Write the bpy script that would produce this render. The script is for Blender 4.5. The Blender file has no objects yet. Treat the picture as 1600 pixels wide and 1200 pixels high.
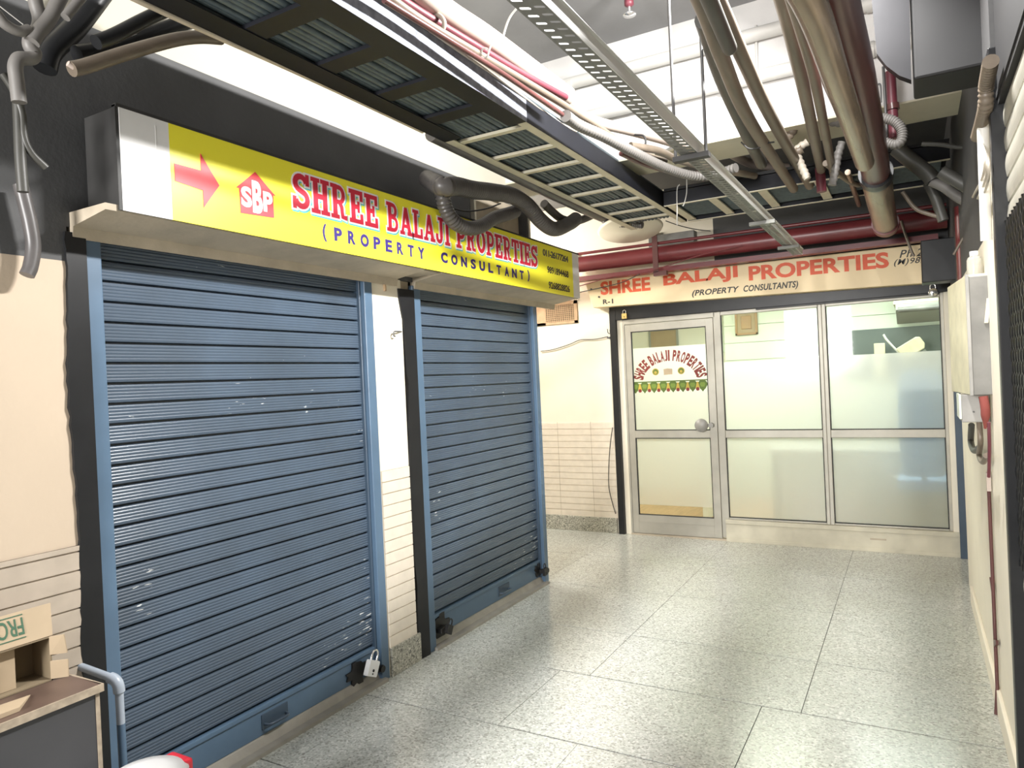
import bpy, bmesh, math, random
from mathutils import Vector, Matrix
random.seed(7)
PI = math.pi
S = bpy.context.scene
COL = S.collection

# ------------------------------------------------------------------ camera
CAM = Vector((2.50055, 0.0, 1.55))
F_PX = 1107.95
R_ = Vector((0.8690244, 0.49262697, -0.04599193))
U_ = Vector((0.03823066, 0.02581992, 0.99893531))
F_ = Vector((-0.49328998, 0.86985746, -0.00360468))
cd = bpy.data.cameras.new('camera')
cam = bpy.data.objects.new('camera', cd)
COL.objects.link(cam)
cd.sensor_width = 36.0
cd.lens = F_PX / 1600 * 36.0
cd.clip_start = 0.02
cam.matrix_world = Matrix(((R_.x, U_.x, -F_.x, CAM.x), (R_.y, U_.y, -F_.y, CAM.y), (R_.z, U_.z, -F_.z, CAM.z), (0, 0, 0, 1)))
S.camera = cam

# ------------------------------------------------------------------ world, view, lights
S.view_settings.view_transform = 'Standard'
S.view_settings.look = 'None'
S.view_settings.exposure = 0.0
S.view_settings.gamma = 1.0
S.view_settings.use_curve_mapping = False
w = bpy.data.worlds.new('world'); S.world = w
w.use_nodes = True
bg = w.node_tree.nodes['Background']
bg.inputs[0].default_value = (1.0, 0.98, 0.95, 1)
bg.inputs[1].default_value = 0.45

def area(name, loc, to, size, power, color=(1, 1, 1), size_y=None, spread=None):
    l = bpy.data.lights.new(name, 'AREA')
    l.energy = power; l.color = color
    l.shape = 'RECTANGLE'; l.size = size; l.size_y = size_y or size
    if spread: l.spread = spread
    o = bpy.data.objects.new(name, l); COL.objects.link(o)
    o.location = loc
    o.rotation_euler = (Vector(to) - Vector(loc)).to_track_quat('-Z', 'Y').to_euler()
    return o
area('ceiling_tube_light', (2.28, 2.9, 3.45), (0.6, 2.55, 1.4), 0.6, 215, (1, .985, .96), 0.06)
area('hall_fill', (0.75, -3.2, 2.2), (1.6, 5.5, 1.3), 1.3, 400, (1, .985, .965), 1.2)  # unseen fill lamp, added behind the viewer to brighten floor and sign
area('side_passage_fill', (-1.3, 5.5, 2.9), (1.4, 6.4, .6), 0.6, 58, (1, .95, .85), 0.2)
area('office_tube_light_front', (0.7, 7.5, 2.52), (.7, 7.5, 0), 1.6, 60, (.95, 1, .84), 0.4)
area('office_tube_light_back', (2.3, 8.0, 2.52), (2.3, 8.0, 0), 1.0, 26, (.93, 1, .97), 0.3)

# ------------------------------------------------------------------ materials
def mat(name, col, rough=.6, metal=0.0, noise=0.0, scale=8.0, bump=0.0, bscale=60.0, spec=None, col2=None, stretch=None, trans=0.0):
    m = bpy.data.materials.new(name); m.use_nodes = True
    nt = m.node_tree; b = nt.nodes['Principled BSDF']
    b.inputs['Base Color'].default_value = (*col, 1)
    b.inputs['Roughness'].default_value = rough
    b.inputs['Metallic'].default_value = metal
    if spec is not None: b.inputs['Specular IOR Level'].default_value = spec
    if trans: b.inputs['Transmission Weight'].default_value = trans
    tc = nt.nodes.new('ShaderNodeTexCoord')
    src = tc.outputs['Object']
    if stretch:
        mp = nt.nodes.new('ShaderNodeMapping'); mp.inputs['Scale'].default_value = stretch
        nt.links.new(src, mp.inputs['Vector']); src = mp.outputs[0]
    if noise:
        n = nt.nodes.new('ShaderNodeTexNoise'); n.inputs['Scale'].default_value = scale
        n.inputs['Detail'].default_value = 6
        nt.links.new(src, n.inputs['Vector'])
        r = nt.nodes.new('ShaderNodeValToRGB')
        c2 = col2 or tuple(c * (1 - noise) for c in col)
        r.color_ramp.elements[0].position = .32; r.color_ramp.elements[0].color = (*c2, 1)
        r.color_ramp.elements[1].position = .68; r.color_ramp.elements[1].color = (*col, 1)
        nt.links.new(n.outputs['Fac'], r.inputs[0]); nt.links.new(r.outputs[0], b.inputs['Base Color'])
    if bump:
        n2 = nt.nodes.new('ShaderNodeTexNoise'); n2.inputs['Scale'].default_value = bscale
        nt.links.new(src, n2.inputs['Vector'])
        bp = nt.nodes.new('ShaderNodeBump'); bp.inputs['Strength'].default_value = bump
        bp.inputs['Distance'].default_value = .004
        nt.links.new(n2.outputs['Fac'], bp.inputs['Height']); nt.links.new(bp.outputs[0], b.inputs['Normal'])
    return m

def terrazzo(name, base, dark, light, scale=90.0, rough=.25):
    m = mat(name, base, rough)
    nt = m.node_tree; b = nt.nodes['Principled BSDF']
    tc = nt.nodes.new('ShaderNodeTexCoord')
    v = nt.nodes.new('ShaderNodeTexVoronoi'); v.inputs['Scale'].default_value = scale
    nt.links.new(tc.outputs['Object'], v.inputs['Vector'])
    r = nt.nodes.new('ShaderNodeValToRGB')
    r.color_ramp.elements[0].position = .0; r.color_ramp.elements[0].color = (*dark, 1)
    r.color_ramp.elements[1].position = 1.0; r.color_ramp.elements[1].color = (*light, 1)
    e = r.color_ramp.elements.new(.3); e.color = (*[c * .88 for c in base], 1)
    e = r.color_ramp.elements.new(.75); e.color = (*base, 1)
    sx = nt.nodes.new('ShaderNodeSeparateColor')
    nt.links.new(v.outputs['Color'], sx.inputs[0]); nt.links.new(sx.outputs[0], r.inputs[0])
    n = nt.nodes.new('ShaderNodeTexNoise'); n.inputs['Scale'].default_value = 1.6; n.inputs['Detail'].default_value = 8
    nt.links.new(tc.outputs['Object'], n.inputs['Vector'])
    r2 = nt.nodes.new('ShaderNodeValToRGB')
    r2.color_ramp.elements[0].position = .3; r2.color_ramp.elements[0].color = (.86, .86, .82, 1)
    r2.color_ramp.elements[1].position = .7; r2.color_ramp.elements[1].color = (1, 1, 1, 1)
    nt.links.new(n.outputs['Fac'], r2.inputs[0])
    mx = nt.nodes.new('ShaderNodeMix'); mx.data_type = 'RGBA'; mx.blend_type = 'MULTIPLY'; mx.inputs['Factor'].default_value = 1
    nt.links.new(r.outputs[0], mx.inputs['A']); nt.links.new(r2.outputs[0], mx.inputs['B'])
    nt.links.new(mx.outputs['Result'], b.inputs['Base Color'])
    return m

M = {}
M['floor'] = terrazzo('floor_terrazzo', (.565, .58, .545), (.33, .33, .30), (.72, .72, .69), 120, .20)
M['grout'] = mat('dark_grout', (.12, .12, .11), .8)
M['skirt'] = terrazzo('skirting_terrazzo', (.42, .41, .35), (.1, .1, .09), (.7, .68, .6), 130, .4)
M['cream'] = mat('cream_plaster', (.80, .72, .58), .75, noise=.06, scale=3, bump=.15)
M['shadedwall'] = mat('shaded_cream_plaster', (.53, .43, .325), .75, noise=.06, scale=3, bump=.15)  # same cream plaster, darkened to paint in the near wall's dimmer light
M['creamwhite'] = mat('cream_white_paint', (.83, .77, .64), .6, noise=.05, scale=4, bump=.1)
M['creamband'] = mat('cream_upper_wall', (.50, .47, .385), .8, noise=.05, scale=4)  # same cream paint, darkened to offset the strong lamp above the tray
M['sillcream'] = mat('dirty_cream_plinth', (.62, .58, .46), .6, noise=.25, scale=5)
M['shadedtile'] = mat('shaded_wall_tile', (.47, .40, .325), .4, noise=.12, scale=14)  # cream tile darkened, the near wall's shade put into the colour
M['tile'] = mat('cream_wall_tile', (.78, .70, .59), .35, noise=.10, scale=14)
M['black'] = mat('black_painted_plaster', (.072, .072, .073), .7, noise=.15, scale=5, bump=.2)
M['blackgloss'] = mat('black_gloss_paint', (.016, .0165, .018), .35, noise=.2, scale=9, spec=.3)
M['ceil'] = mat('grey_white_ceiling', (.33, .33, .335), .8, noise=.2, scale=2, bump=.1)
M['white'] = mat('whitewash', (.72, .71, .70), .7, noise=.06, scale=5, bump=.15)
M['beamside'] = mat('beam_paint', (.66, .62, .48), .8, noise=.08, scale=6)
M['soffit'] = mat('concrete_ledge', (.50, .43, .33), .8, noise=.2, scale=9, bump=.2)
M['sillgrey'] = mat('grey_sill', (.34, .32, .28), .7, noise=.2, scale=12)
M['blue'] = mat('blue_shutter_paint', (.074, .106, .152), .30, noise=.12, scale=3, col2=(.060, .083, .115))
def flecked(m, col):
    nt = m.node_tree; b = nt.nodes['Principled BSDF']
    tc = nt.nodes.new('ShaderNodeTexCoord'); mp = nt.nodes.new('ShaderNodeMapping'); mp.inputs['Scale'].default_value = (1, 16, 90)
    n = nt.nodes.new('ShaderNodeTexNoise'); n.inputs['Scale'].default_value = 1.0; n.inputs['Detail'].default_value = 3
    n2 = nt.nodes.new('ShaderNodeTexNoise'); n2.inputs['Scale'].default_value = 2.3
    nt.links.new(tc.outputs['Object'], mp.inputs[0]); nt.links.new(mp.outputs[0], n.inputs['Vector']); nt.links.new(tc.outputs['Object'], n2.inputs['Vector'])
    a = nt.nodes.new('ShaderNodeMath'); a.operation = 'MULTIPLY'; nt.links.new(n.outputs['Fac'], a.inputs[0]); nt.links.new(n2.outputs['Fac'], a.inputs[1])
    r = nt.nodes.new('ShaderNodeValToRGB'); r.color_ramp.elements[0].position = .43; r.color_ramp.elements[1].position = .45
    r.color_ramp.elements[0].color = (0, 0, 0, 1); r.color_ramp.elements[1].color = (1, 1, 1, 1)
    nt.links.new(a.outputs[0], r.inputs[0])
    src = b.inputs['Base Color'].links[0].from_socket
    mx = nt.nodes.new('ShaderNodeMix'); mx.data_type = 'RGBA'; nt.links.new(r.outputs[0], mx.inputs['Factor'])
    nt.links.new(src, mx.inputs['A']); mx.inputs['B'].default_value = (*col, 1); nt.links.new(mx.outputs['Result'], b.inputs['Base Color'])
flecked(M['blue'], (.6, .62, .62))
M['bluedark'] = mat('dark_blue_paint', (.05, .08, .12), .4, noise=.15, scale=6)
M['bluelight'] = mat('blue_rail_paint', (.10, .165, .25), .35, noise=.15, scale=6)
M['yellow'] = mat('yellow_vinyl', (.93, .85, .05), .35, noise=.02, scale=3)
M['signwhite'] = mat('white_vinyl', (.80, .79, .78), .4, noise=.06, scale=10)
M['red'] = mat('red_vinyl', (.75, .045, .06), .4)
M['darkred'] = mat('crimson_vinyl', (.60, .02, .05), .4)
M['outline'] = mat('outline_white', (.88, .88, .88), .4)
M['cyan'] = mat('letter_shadow_cyan', (.10, .55, .62), .4)
M['navy'] = mat('navy_vinyl', (.035, .02, .16), .4)
M['inkblack'] = mat('black_lettering', (.03, .028, .025), .5)
M['grey_ink'] = mat('grey_lettering', (.09, .09, .075), .5)
M['signframe'] = mat('weathered_sign_side', (.035, .034, .033), .6, noise=.4, scale=8)
M['creamsign'] = mat('cream_painted_board', (.83, .67, .42), .5, noise=.12, scale=2.5)
M['orange'] = mat('orange_red_paint', (.72, .10, .03), .5, noise=.1, scale=20)
M['alu'] = mat('anodised_aluminium', (.43, .41, .355), .42, .35, noise=.15, scale=7)
M['steel'] = mat('grey_sheet_steel', (.36, .35, .33), .5, .3, noise=.35, scale=6)
M['traylit'] = mat('lamplit_tray_rail', (.62, .58, .46), .5, .2, noise=.15, scale=10)  # cream stands in for lamplight on the far rails and rungs
M['traydark'] = mat('blue_black_tray_paint', (.010, .011, .016), .55, noise=.3, scale=8, spec=.25)
M['traydustlit'] = mat('dusty_lit_tray_side', (.33, .35, .42), .7, noise=.45, scale=30)  # dust together with painted-in light on the tray's outer side
M['cableblk'] = mat('black_cable', (.085, .115, .13), .5, noise=.3, scale=30)
M['hose'] = mat('grey_black_hose', (.10, .092, .09), .38, noise=.3, scale=12)
M['greyhose'] = mat('grey_corrugated_hose', (.17, .16, .15), .5)
M['tan'] = mat('tan_conduit', (.19, .152, .115), .42, noise=.3, scale=7, stretch=(3, .4, 3))
M['olive'] = mat('dark_olive_conduit', (.07, .068, .06), .45, noise=.25, scale=7)
M['creamcable'] = mat('cream_cable', (.48, .43, .36), .5, noise=.2, scale=12)
M['creampipe'] = mat('cream_pink_pipe', (.58, .48, .42), .5, noise=.12, scale=5)
M['pinkred'] = mat('crimson_conduit', (.16, .035, .05), .45, noise=.2, scale=8)
M['maroon'] = mat('maroon_pipe_paint', (.115, .045, .042), .28, .0, noise=.25, scale=4)
M['copper'] = mat('worn_copper_pipe', (.34, .26, .19), .27, .45, noise=.35, scale=6, stretch=(3, .4, 3))
M['redpipe'] = mat('dark_red_pipe_paint', (.17, .030, .034), .35, noise=.25, scale=5)
M['whitepipe'] = mat('white_pipe', (.64, .63, .60), .5, noise=.08, scale=8)
M['perf'] = mat('zinc_tray', (.20, .20, .185), .55, .1, noise=.15, scale=9)
M['rod'] = mat('dark_rod', (.12, .12, .12), .5, .4)
M['black_rubber'] = mat('black_wire', (.02, .02, .02), .6)
M['ductblack'] = mat('black_sheet_metal', (.013, .013, .014), .65, noise=.2, scale=6)
M['duct'] = mat('grey_duct_sheet', (.026, .026, .029), .6, 0, noise=.25, scale=5, spec=.2)
M['meter'] = mat('grey_enamel_box', (.20, .195, .18), .5, noise=.35, scale=9)
M['metercream'] = mat('cream_enamel_side', (.75, .70, .50), .5, noise=.25, scale=8)
M['chrome'] = mat('bright_steel', (.80, .80, .80), .22, .9)
M['brass'] = mat('brass', (.62, .45, .18), .3, .9)
M['cardboard'] = mat('cardboard', (.45, .35, .235), .8, noise=.1, scale=9)
M['cardin'] = mat('cardboard_inner', (.22, .17, .105), .85, noise=.15, scale=9)
M['greenink'] = mat('green_print', (.05, .12, .07), .7)
M['brown'] = mat('brown_laminate', (.13, .085, .065), .45, noise=.3, scale=6)
M['edge'] = mat('worn_cream_edge', (.44, .36, .27), .6, noise=.35, scale=30)
M['deskblack'] = mat('black_laminate', (.055, .055, .06), .5, noise=.1, scale=6)
M['greypipe'] = mat('grey_pvc', (.38, .43, .50), .35)
M['plasticwhite'] = mat('white_plastic', (.82, .82, .82), .35)
M['plasticred'] = mat('red_plastic', (.65, .03, .05), .4)
M['vent'] = mat('tan_brick_jali', (.52, .36, .22), .8, noise=.2, scale=20)
M['ragred'] = mat('faded_red_cloth', (.24, .06, .05), .9)
M['officewall'] = mat('office_cream_wall', (.84, .83, .75), .6)
M['panel'] = mat('office_pale_green_panel', (.70, .76, .66), .4)
M['wood'] = mat('office_wood_floor', (.58, .36, .20), .4, noise=.2, scale=4, stretch=(8, 1, 1))
M['woodframe'] = mat('brown_wood', (.40, .25, .13), .5)
M['darkglass'] = mat('dark_opening_tone', (.12, .145, .14), .4, noise=.15, scale=3)
M['bluefab'] = mat('blue_upholstery', (.40, .62, .95), .7)
M['officegrey'] = mat('office_grey', (.33, .34, .31), .5)
M['officepale'] = mat('office_pale_grey', (.62, .64, .60), .5)
M['gold'] = mat('gold_sticker', (.50, .36, .05), .5)
M['leaflight'] = mat('light_leaf_sticker', (.17, .26, .035), .6)
M['leaf'] = mat('leaf_green_sticker', (.085, .14, .018), .6)
M['brownred'] = mat('maroon_vinyl', (.20, .014, .010), .5)
M['grease'] = mat('black_grease', (.012, .011, .011), .5)
M['meshblack'] = mat('black_mesh_paint', (.008, .008, .008), .3)
M['shutterbeige'] = mat('beige_galvanised_slat', (.50, .48, .41), .42, .35, noise=.2, scale=6)
M['bottle'] = mat('clear_bottle_plastic', (.75, .74, .68), .15, trans=.6)

def glass_clear():
    m = bpy.data.materials.new('clear_glass'); m.use_nodes = True
    nt = m.node_tree; nt.nodes.clear()
    o = nt.nodes.new('ShaderNodeOutputMaterial'); t = nt.nodes.new('ShaderNodeBsdfTransparent')
    t.inputs[0].default_value = (.93, .96, .92, 1)
    g = nt.nodes.new('ShaderNodeBsdfGlossy'); g.inputs['Roughness'].default_value = .03
    f = nt.nodes.new('ShaderNodeFresnel'); f.inputs[0].default_value = 1.22
    mx = nt.nodes.new('ShaderNodeMixShader')
    nt.links.new(f.outputs[0], mx.inputs[0]); nt.links.new(t.outputs[0], mx.inputs[1]); nt.links.new(g.outputs[0], mx.inputs[2])
    nt.links.new(mx.outputs[0], o.inputs[0]); return m
def glass_frost(name, tcol, rough, tl):
    m = bpy.data.materials.new(name); m.use_nodes = True
    nt = m.node_tree; nt.nodes.clear()
    o = nt.nodes.new('ShaderNodeOutputMaterial')
    r = nt.nodes.new('ShaderNodeBsdfRefraction'); r.inputs['Roughness'].default_value = rough; r.inputs['IOR'].default_value = 1.12
    r.inputs[0].default_value = (*tcol, 1)
    t = nt.nodes.new('ShaderNodeBsdfTranslucent'); t.inputs[0].default_value = (*tcol, 1)
    mx = nt.nodes.new('ShaderNodeMixShader'); mx.inputs[0].default_value = tl
    nt.links.new(r.outputs[0], mx.inputs[1]); nt.links.new(t.outputs[0], mx.inputs[2])
    g = nt.nodes.new('ShaderNodeBsdfGlossy'); g.inputs['Roughness'].default_value = .12
    f = nt.nodes.new('ShaderNodeFresnel'); f.inputs[0].default_value = 1.35
    mx2 = nt.nodes.new('ShaderNodeMixShader')
    nt.links.new(f.outputs[0], mx2.inputs[0]); nt.links.new(mx.outputs[0], mx2.inputs[1]); nt.links.new(g.outputs[0], mx2.inputs[2])
    nt.links.new(mx2.outputs[0], o.inputs[0]); return m
M['clear'] = glass_clear()
M['frost'] = glass_frost('frosted_film', (.96, .97, .95), .42, .45)

# ------------------------------------------------------------------ helpers
def W(px, py, ax, val):
    """the point of the place seen at photo pixel (px, py) lying in the plane axis = val"""
    d = F_ + R_ * ((px - 800) / F_PX) + U_ * ((600 - py) / F_PX)
    t = (val - CAM[ax]) / d[ax]
    return CAM + d * t

class MB:
    def __init__(s): s.v = []; s.f = []; s.m = []; s.sm = []
    def add(s, vs, fs, mi=0, smooth=False):
        k = len(s.v); s.v += [tuple(v) for v in vs]
        for f in fs: s.f.append(tuple(i + k for i in f)); s.m.append(mi); s.sm.append(smooth)
        return s
    def box(s, x0, x1, y0, y1, z0, z1, mi=0):
        vs = [(x, y, z) for x in (x0, x1) for y in (y0, y1) for z in (z0, z1)]
        return s.add(vs, [(0, 1, 3, 2), (4, 6, 7, 5), (0, 4, 5, 1), (2, 3, 7, 6), (0, 2, 6, 4), (1, 5, 7, 3)], mi)
    def hexa(s, p, mi=0):   # p: 4 bottom + 4 top corners
        return s.add(p, [(3, 2, 1, 0), (4, 5, 6, 7), (0, 1, 5, 4), (1, 2, 6, 5), (2, 3, 7, 6), (3, 0, 4, 7)], mi)
    def prism(s, poly, ax, a, b, mi=0):
        """poly: 2D points in the two axes other than ax (in order), extruded a..b along ax"""
        n = len(poly)
        def P(q, t):
            r = list(q); r.insert(ax, t); return tuple(r)
        vs = [P(q, a) for q in poly] + [P(q, b) for q in poly]
        fs = [tuple(range(n)), tuple(range(2 * n - 1, n - 1, -1))] + [(i, i + n, (i + 1) % n + n, (i + 1) % n) for i in range(n)]
        return s.add(vs, fs, mi)
    def tube(s, pts, r, seg=10, mi=0, caps=True, radii=None):
        pts = [Vector(p) for p in pts]; n = len(pts)
        up = None; rings = []
        for i, p in enumerate(pts):
            t = (pts[min(i + 1, n - 1)] - pts[max(i - 1, 0)])
            t = t.normalized() if t.length > 1e-9 else Vector((0, 0, 1))
            if up is None:
                up = Vector((0, 0, 1)) if abs(t.z) < .9 else Vector((1, 0, 0))
            a = t.cross(up).normalized(); up2 = a.cross(t).normalized(); up = up2
            rr = radii[i] if radii else r
            rings.append([p + (a * math.cos(2 * PI * k / seg) + up2 * math.sin(2 * PI * k / seg)) * rr for k in range(seg)])
        vs = [q for rg in rings for q in rg]
        fs = [(i * seg + k, i * seg + (k + 1) % seg, (i + 1) * seg + (k + 1) % seg, (i + 1) * seg + k) for i in range(n - 1) for k in range(seg)]
        s.add(vs, fs, mi, True)
        if caps:
            s.add(rings[0], [tuple(range(seg - 1, -1, -1))], mi); s.add(rings[-1], [tuple(range(seg))], mi)
        return s
    def lathe(s, c, prof, axis=(0, 0, 1), seg=24, mi=0):
        ax = Vector(axis).normalized(); a = ax.orthogonal().normalized(); b = ax.cross(a)
        c = Vector(c); vs = []
        for (r, h) in prof:
            for k in range(seg):
                vs.append(c + ax * h + (a * math.cos(2 * PI * k / seg) + b * math.sin(2 * PI * k / seg)) * r)
        n = len(prof)
        fs = [(i * seg + k, i * seg + (k + 1) % seg, (i + 1) * seg + (k + 1) % seg, (i + 1) * seg + k) for i in range(n - 1) for k in range(seg)]
        s.add(vs, fs, mi, True)
        s.add(vs[:seg], [tuple(range(seg - 1, -1, -1))], mi); s.add(vs[-seg:], [tuple(range(seg))], mi)
        return s
    def build(s, name, mats, parent=None, bevel=0.0):
        if not isinstance(mats, (list, tuple)): mats = [mats]
        xs = list(zip(*s.v))
        if parent is not None:
            q = parent; org = Vector((0, 0, 0))
            while q is not None: org += q.location; q = q.parent
            loc = Vector((0, 0, 0))
        else:
            org = Vector(((min(xs[0]) + max(xs[0])) / 2, (min(xs[1]) + max(xs[1])) / 2, min(xs[2]))); loc = org
        me = bpy.data.meshes.new(name)
        me.from_pydata([(v[0] - org.x, v[1] - org.y, v[2] - org.z) for v in s.v], [], s.f)
        for i, p in enumerate(me.polygons): p.material_index = s.m[i]; p.use_smooth = s.sm[i]
        for m in mats: me.materials.append(M[m] if isinstance(m, str) else m)
        bm = bmesh.new(); bm.from_mesh(me); bmesh.ops.recalc_face_normals(bm, faces=bm.faces); bm.to_mesh(me); bm.free()
        me.update()
        o = bpy.data.objects.new(name, me); COL.objects.link(o); o.location = loc; o.parent = parent
        if bevel:
            b = o.modifiers.new('bevel', 'BEVEL'); b.width = bevel; b.segments = 2; b.limit_method = 'ANGLE'
        return o

def tag(o, label, cat, group=None, kind=None):
    o['label'] = label; o['category'] = cat
    if group: o['group'] = group
    if kind: o['kind'] = kind
    return o
def thing(name, loc, label, cat, group=None):
    o = bpy.data.objects.new(name, None); COL.objects.link(o); o.location = loc
    o.empty_display_size = .05
    return tag(o, label, cat, group)
def struct(o):
    o['kind'] = 'structure'; return o
def sroot(name, loc):
    o = bpy.data.objects.new(name, None); COL.objects.link(o); o.location = loc; o.empty_display_size = .05
    return struct(o)
def smooth(pts, n=6):
    pts = [Vector(p) for p in pts]; out = []
    if len(pts) < 3:
        return [pts[0].lerp(pts[-1], i / n) for i in range(n + 1)]
    P = [pts[0] * 2 - pts[1]] + pts + [pts[-1] * 2 - pts[-2]]
    for i in range(1, len(P) - 2):
        for k in range(n):
            t = k / n; a, b, c, d = P[i - 1], P[i], P[i + 1], P[i + 2]
            out.append(.5 * ((2 * b) + (c - a) * t + (2 * a - 5 * b + 4 * c - d) * t * t + (3 * b - a - 3 * c + d) * t ** 3))
    out.append(pts[-1]); return out
def resample(pts, step):
    pts = [Vector(p) for p in pts]; out = [pts[0]]; acc = 0
    for a, b in zip(pts, pts[1:]):
        L = (b - a).length; d = step - acc
        while d <= L and L > 0:
            out.append(a.lerp(b, d / L)); d += step
        acc = L - (d - step)
    return out
def hose_mb(pts, r, pitch=.012, depth=.12, seg=12):
    q = resample(smooth(pts, 10), pitch / 4)
    return MB().tube(q, r, seg, radii=[r * (1, 1, 1 - depth, 1 - depth)[i % 4] for i in range(len(q))])
def tube_thing(name, pts, r, m, label, cat, group=None, seg=12, sm=True):
    o = MB().tube(smooth(pts) if sm else pts, r, seg).build(name, m)
    return tag(o, label, cat, group)

def text_mb(s, org, u, v, width, height, depth=.002, off=0.0, shear=0.0, sp=1.0, grow=0.0, lift=0.0):
    """flat lettering fitted to width x height with lower left corner org on the plane u, v"""
    c = bpy.data.curves.new('t', 'FONT'); c.body = s; c.size = 1; c.offset = off; c.shear = shear; c.space_character = sp
    c.resolution_u = 4; c.fill_mode = 'BOTH'; c.extrude = .01
    o = bpy.data.objects.new('t', c)
    me = bpy.data.meshes.new_from_object(o)
    vs = [x.co.copy() for x in me.vertices]; fs = [tuple(p.vertices) for p in me.polygons]
    bpy.data.objects.remove(o); bpy.data.curves.remove(c); bpy.data.meshes.remove(me)
    x0 = min(p.x for p in vs); x1 = max(p.x for p in vs); y0 = min(p.y for p in vs); y1 = max(p.y for p in vs)
    u = Vector(u); v = Vector(v); n = u.cross(v); org = Vector(org)
    width += 2 * grow; height += 2 * grow; org = org - u * grow - v * grow
    out = [org + u * ((p.x - x0) / (x1 - x0) * width) + v * ((p.y - y0) / (y1 - y0) * height) + n * (lift + (depth if p.z > 0 else 0)) for p in vs]
    return MB().add(out, fs)

# ---- slab serif capitals drawn from bars and ribbons (unit height)
def arc(cx, cy, rx, ry, a0, a1, n=10):
    return [(cx + rx * math.cos(math.radians(a0 + (a1 - a0) * i / n)), cy + ry * math.sin(math.radians(a0 + (a1 - a0) * i / n))) for i in range(n + 1)]
SL = {
 'S': (.74, [(.0, .0, .15, .34), (.58, .68, .73, 1.0)], [(arc(.36, .715, .235, .19, 10, 250, 12) + arc(.38, .29, .255, .2, 80, -170, 12), .20)]),
 'H': (.84, [(.1, 0, .31, 1), (.53, 0, .74, 1), (.2, .42, .6, .57), (0, 0, .4, .12), (0, .88, .4, 1), (.44, 0, .84, .12), (.44, .88, .84, 1)], []),
 'R': (.84, [(.1, 0, .31, 1), (0, 0, .4, .12), (0, .88, .3, 1)], [([(.2, .925), (.42, .925)] + arc(.42, .71, .2, .215, 90, -90, 8) + [(.2, .495)], .16), ([(.42, .5), (.52, .36), (.56, .08), (.78, .07)], .18)]),
 'E': (.74, [(.1, 0, .31, 1), (0, 0, .7, .13), (0, .87, .7, 1), (.2, .43, .5, .57), (.56, 0, .71, .31), (.56, .69, .71, 1), (.42, .33, .54, .67)], []),
 'B': (.80, [(.1, 0, .31, 1), (0, 0, .35, .12), (0, .88, .35, 1)], [([(.2, .925), (.42, .925)] + arc(.42, .735, .18, .19, 90, -90, 8) + [(.2, .545)], .16), ([(.2, .5), (.44, .5)] + arc(.44, .285, .22, .215, 90, -90, 8) + [(.2, .07)], .16)]),
 'A': (.86, [(0, 0, .32, .12), (.5, 0, .86, .12), (.2, .25, .6, .37)], [([(.15, .05), (.42, .96)], .15), ([(.68, .05), (.42, .96)], .22)]),
 'L': (.72, [(.1, 0, .31, 1), (0, 0, .68, .13), (0, .88, .42, 1), (.54, 0, .69, .36)], []),
 'J': (.66, [(.2, .88, .66, 1), (.34, .25, .55, 1)], [([(.445, .4), (.445, .24)] + arc(.27, .24, .175, .165, 0, -180, 8) + [(.095, .36)], .18)]),
 'I': (.42, [(.1, 0, .32, 1), (0, 0, .42, .12), (0, .88, .42, 1)], []),
 'P': (.78, [(.1, 0, .31, 1), (0, 0, .42, .12), (0, .88, .3, 1)], [([(.2, .925), (.44, .925)] + arc(.44, .685, .22, .24, 90, -90, 8) + [(.2, .445)], .17)]),
 'O': (.80, [], [(arc(.4, .5, .29, .405, 0, 360, 20), .205)]),
 'T': (.76, [(.28, 0, .49, 1), (0, .87, .76, 1), (.14, 0, .63, .12), (0, .66, .14, 1), (.62, .66, .76, 1)], []),
}
def slab_mb(word, org, u, v, width, height, grow=0.0, lift=0.0, depth=.002, gap=.07, hfun=None):
    u = Vector(u); v = Vector(v); n = u.cross(v); org = Vector(org); mb = MB()
    tot = sum(SL[c][0] + gap for c in word) - gap
    sx = width / tot; x = 0
    g = grow / height; gx = grow / sx
    def T(px, py, l): return org + u * (px * sx) + v * (py * height) + n * l
    for c in word:
        wd, bars, ribs = SL[c]
        k = 0
        for (a, b, c2, d) in bars:
            k += 1; e = k * 2e-5
            q = [(x + a - gx, b - g), (x + c2 + gx, b - g), (x + c2 + gx, d + g), (x + a - gx, d + g)]
            mb.hexa([T(p[0], p[1], lift) for p in q] + [T(p[0], p[1], lift + depth + e) for p in q])
        for (pts, wdt) in ribs:
            k += 1; e = k * 2e-5
            L = []; Rr = []
            for i, p in enumerate(pts):
                a = pts[max(i - 1, 0)]; b = pts[min(i + 1, len(pts) - 1)]
                tx, ty = (b[0] - a[0]), (b[1] - a[1]); ln = math.hypot(tx, ty) or 1
                nx, ny = -ty / ln, tx / ln
                ex = 0
                hw = wdt / 2
                L.append((x + p[0] + nx * (hw + gx), p[1] + ny * (hw * .8 + g))); Rr.append((x + p[0] - nx * (hw + gx), p[1] - ny * (hw * .8 + g)))
            m = len(pts)
            vs = [T(*q, lift + depth + e) for q in L] + [T(*q, lift + depth + e) for q in Rr] + [T(*q, lift) for q in L] + [T(*q, lift) for q in Rr]
            fs = []
            for i in range(m - 1):
                fs += [(i, i + 1, m + i + 1, m + i), (2 * m + i, 3 * m + i, 3 * m + i + 1, 2 * m + i + 1), (i, 2 * m + i, 2 * m + i + 1, i + 1), (m + i, m + i + 1, 3 * m + i + 1, 3 * m + i)]
            fs += [(0, m, 3 * m, 2 * m), (m - 1, 3 * m - 1, 4 * m - 1, 2 * m - 1)]
            mb.add(vs, fs)
        x += wd + gap
    return mb

# ================================================================== THE SETTING
YF = 6.6           # shopfront plane
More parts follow.
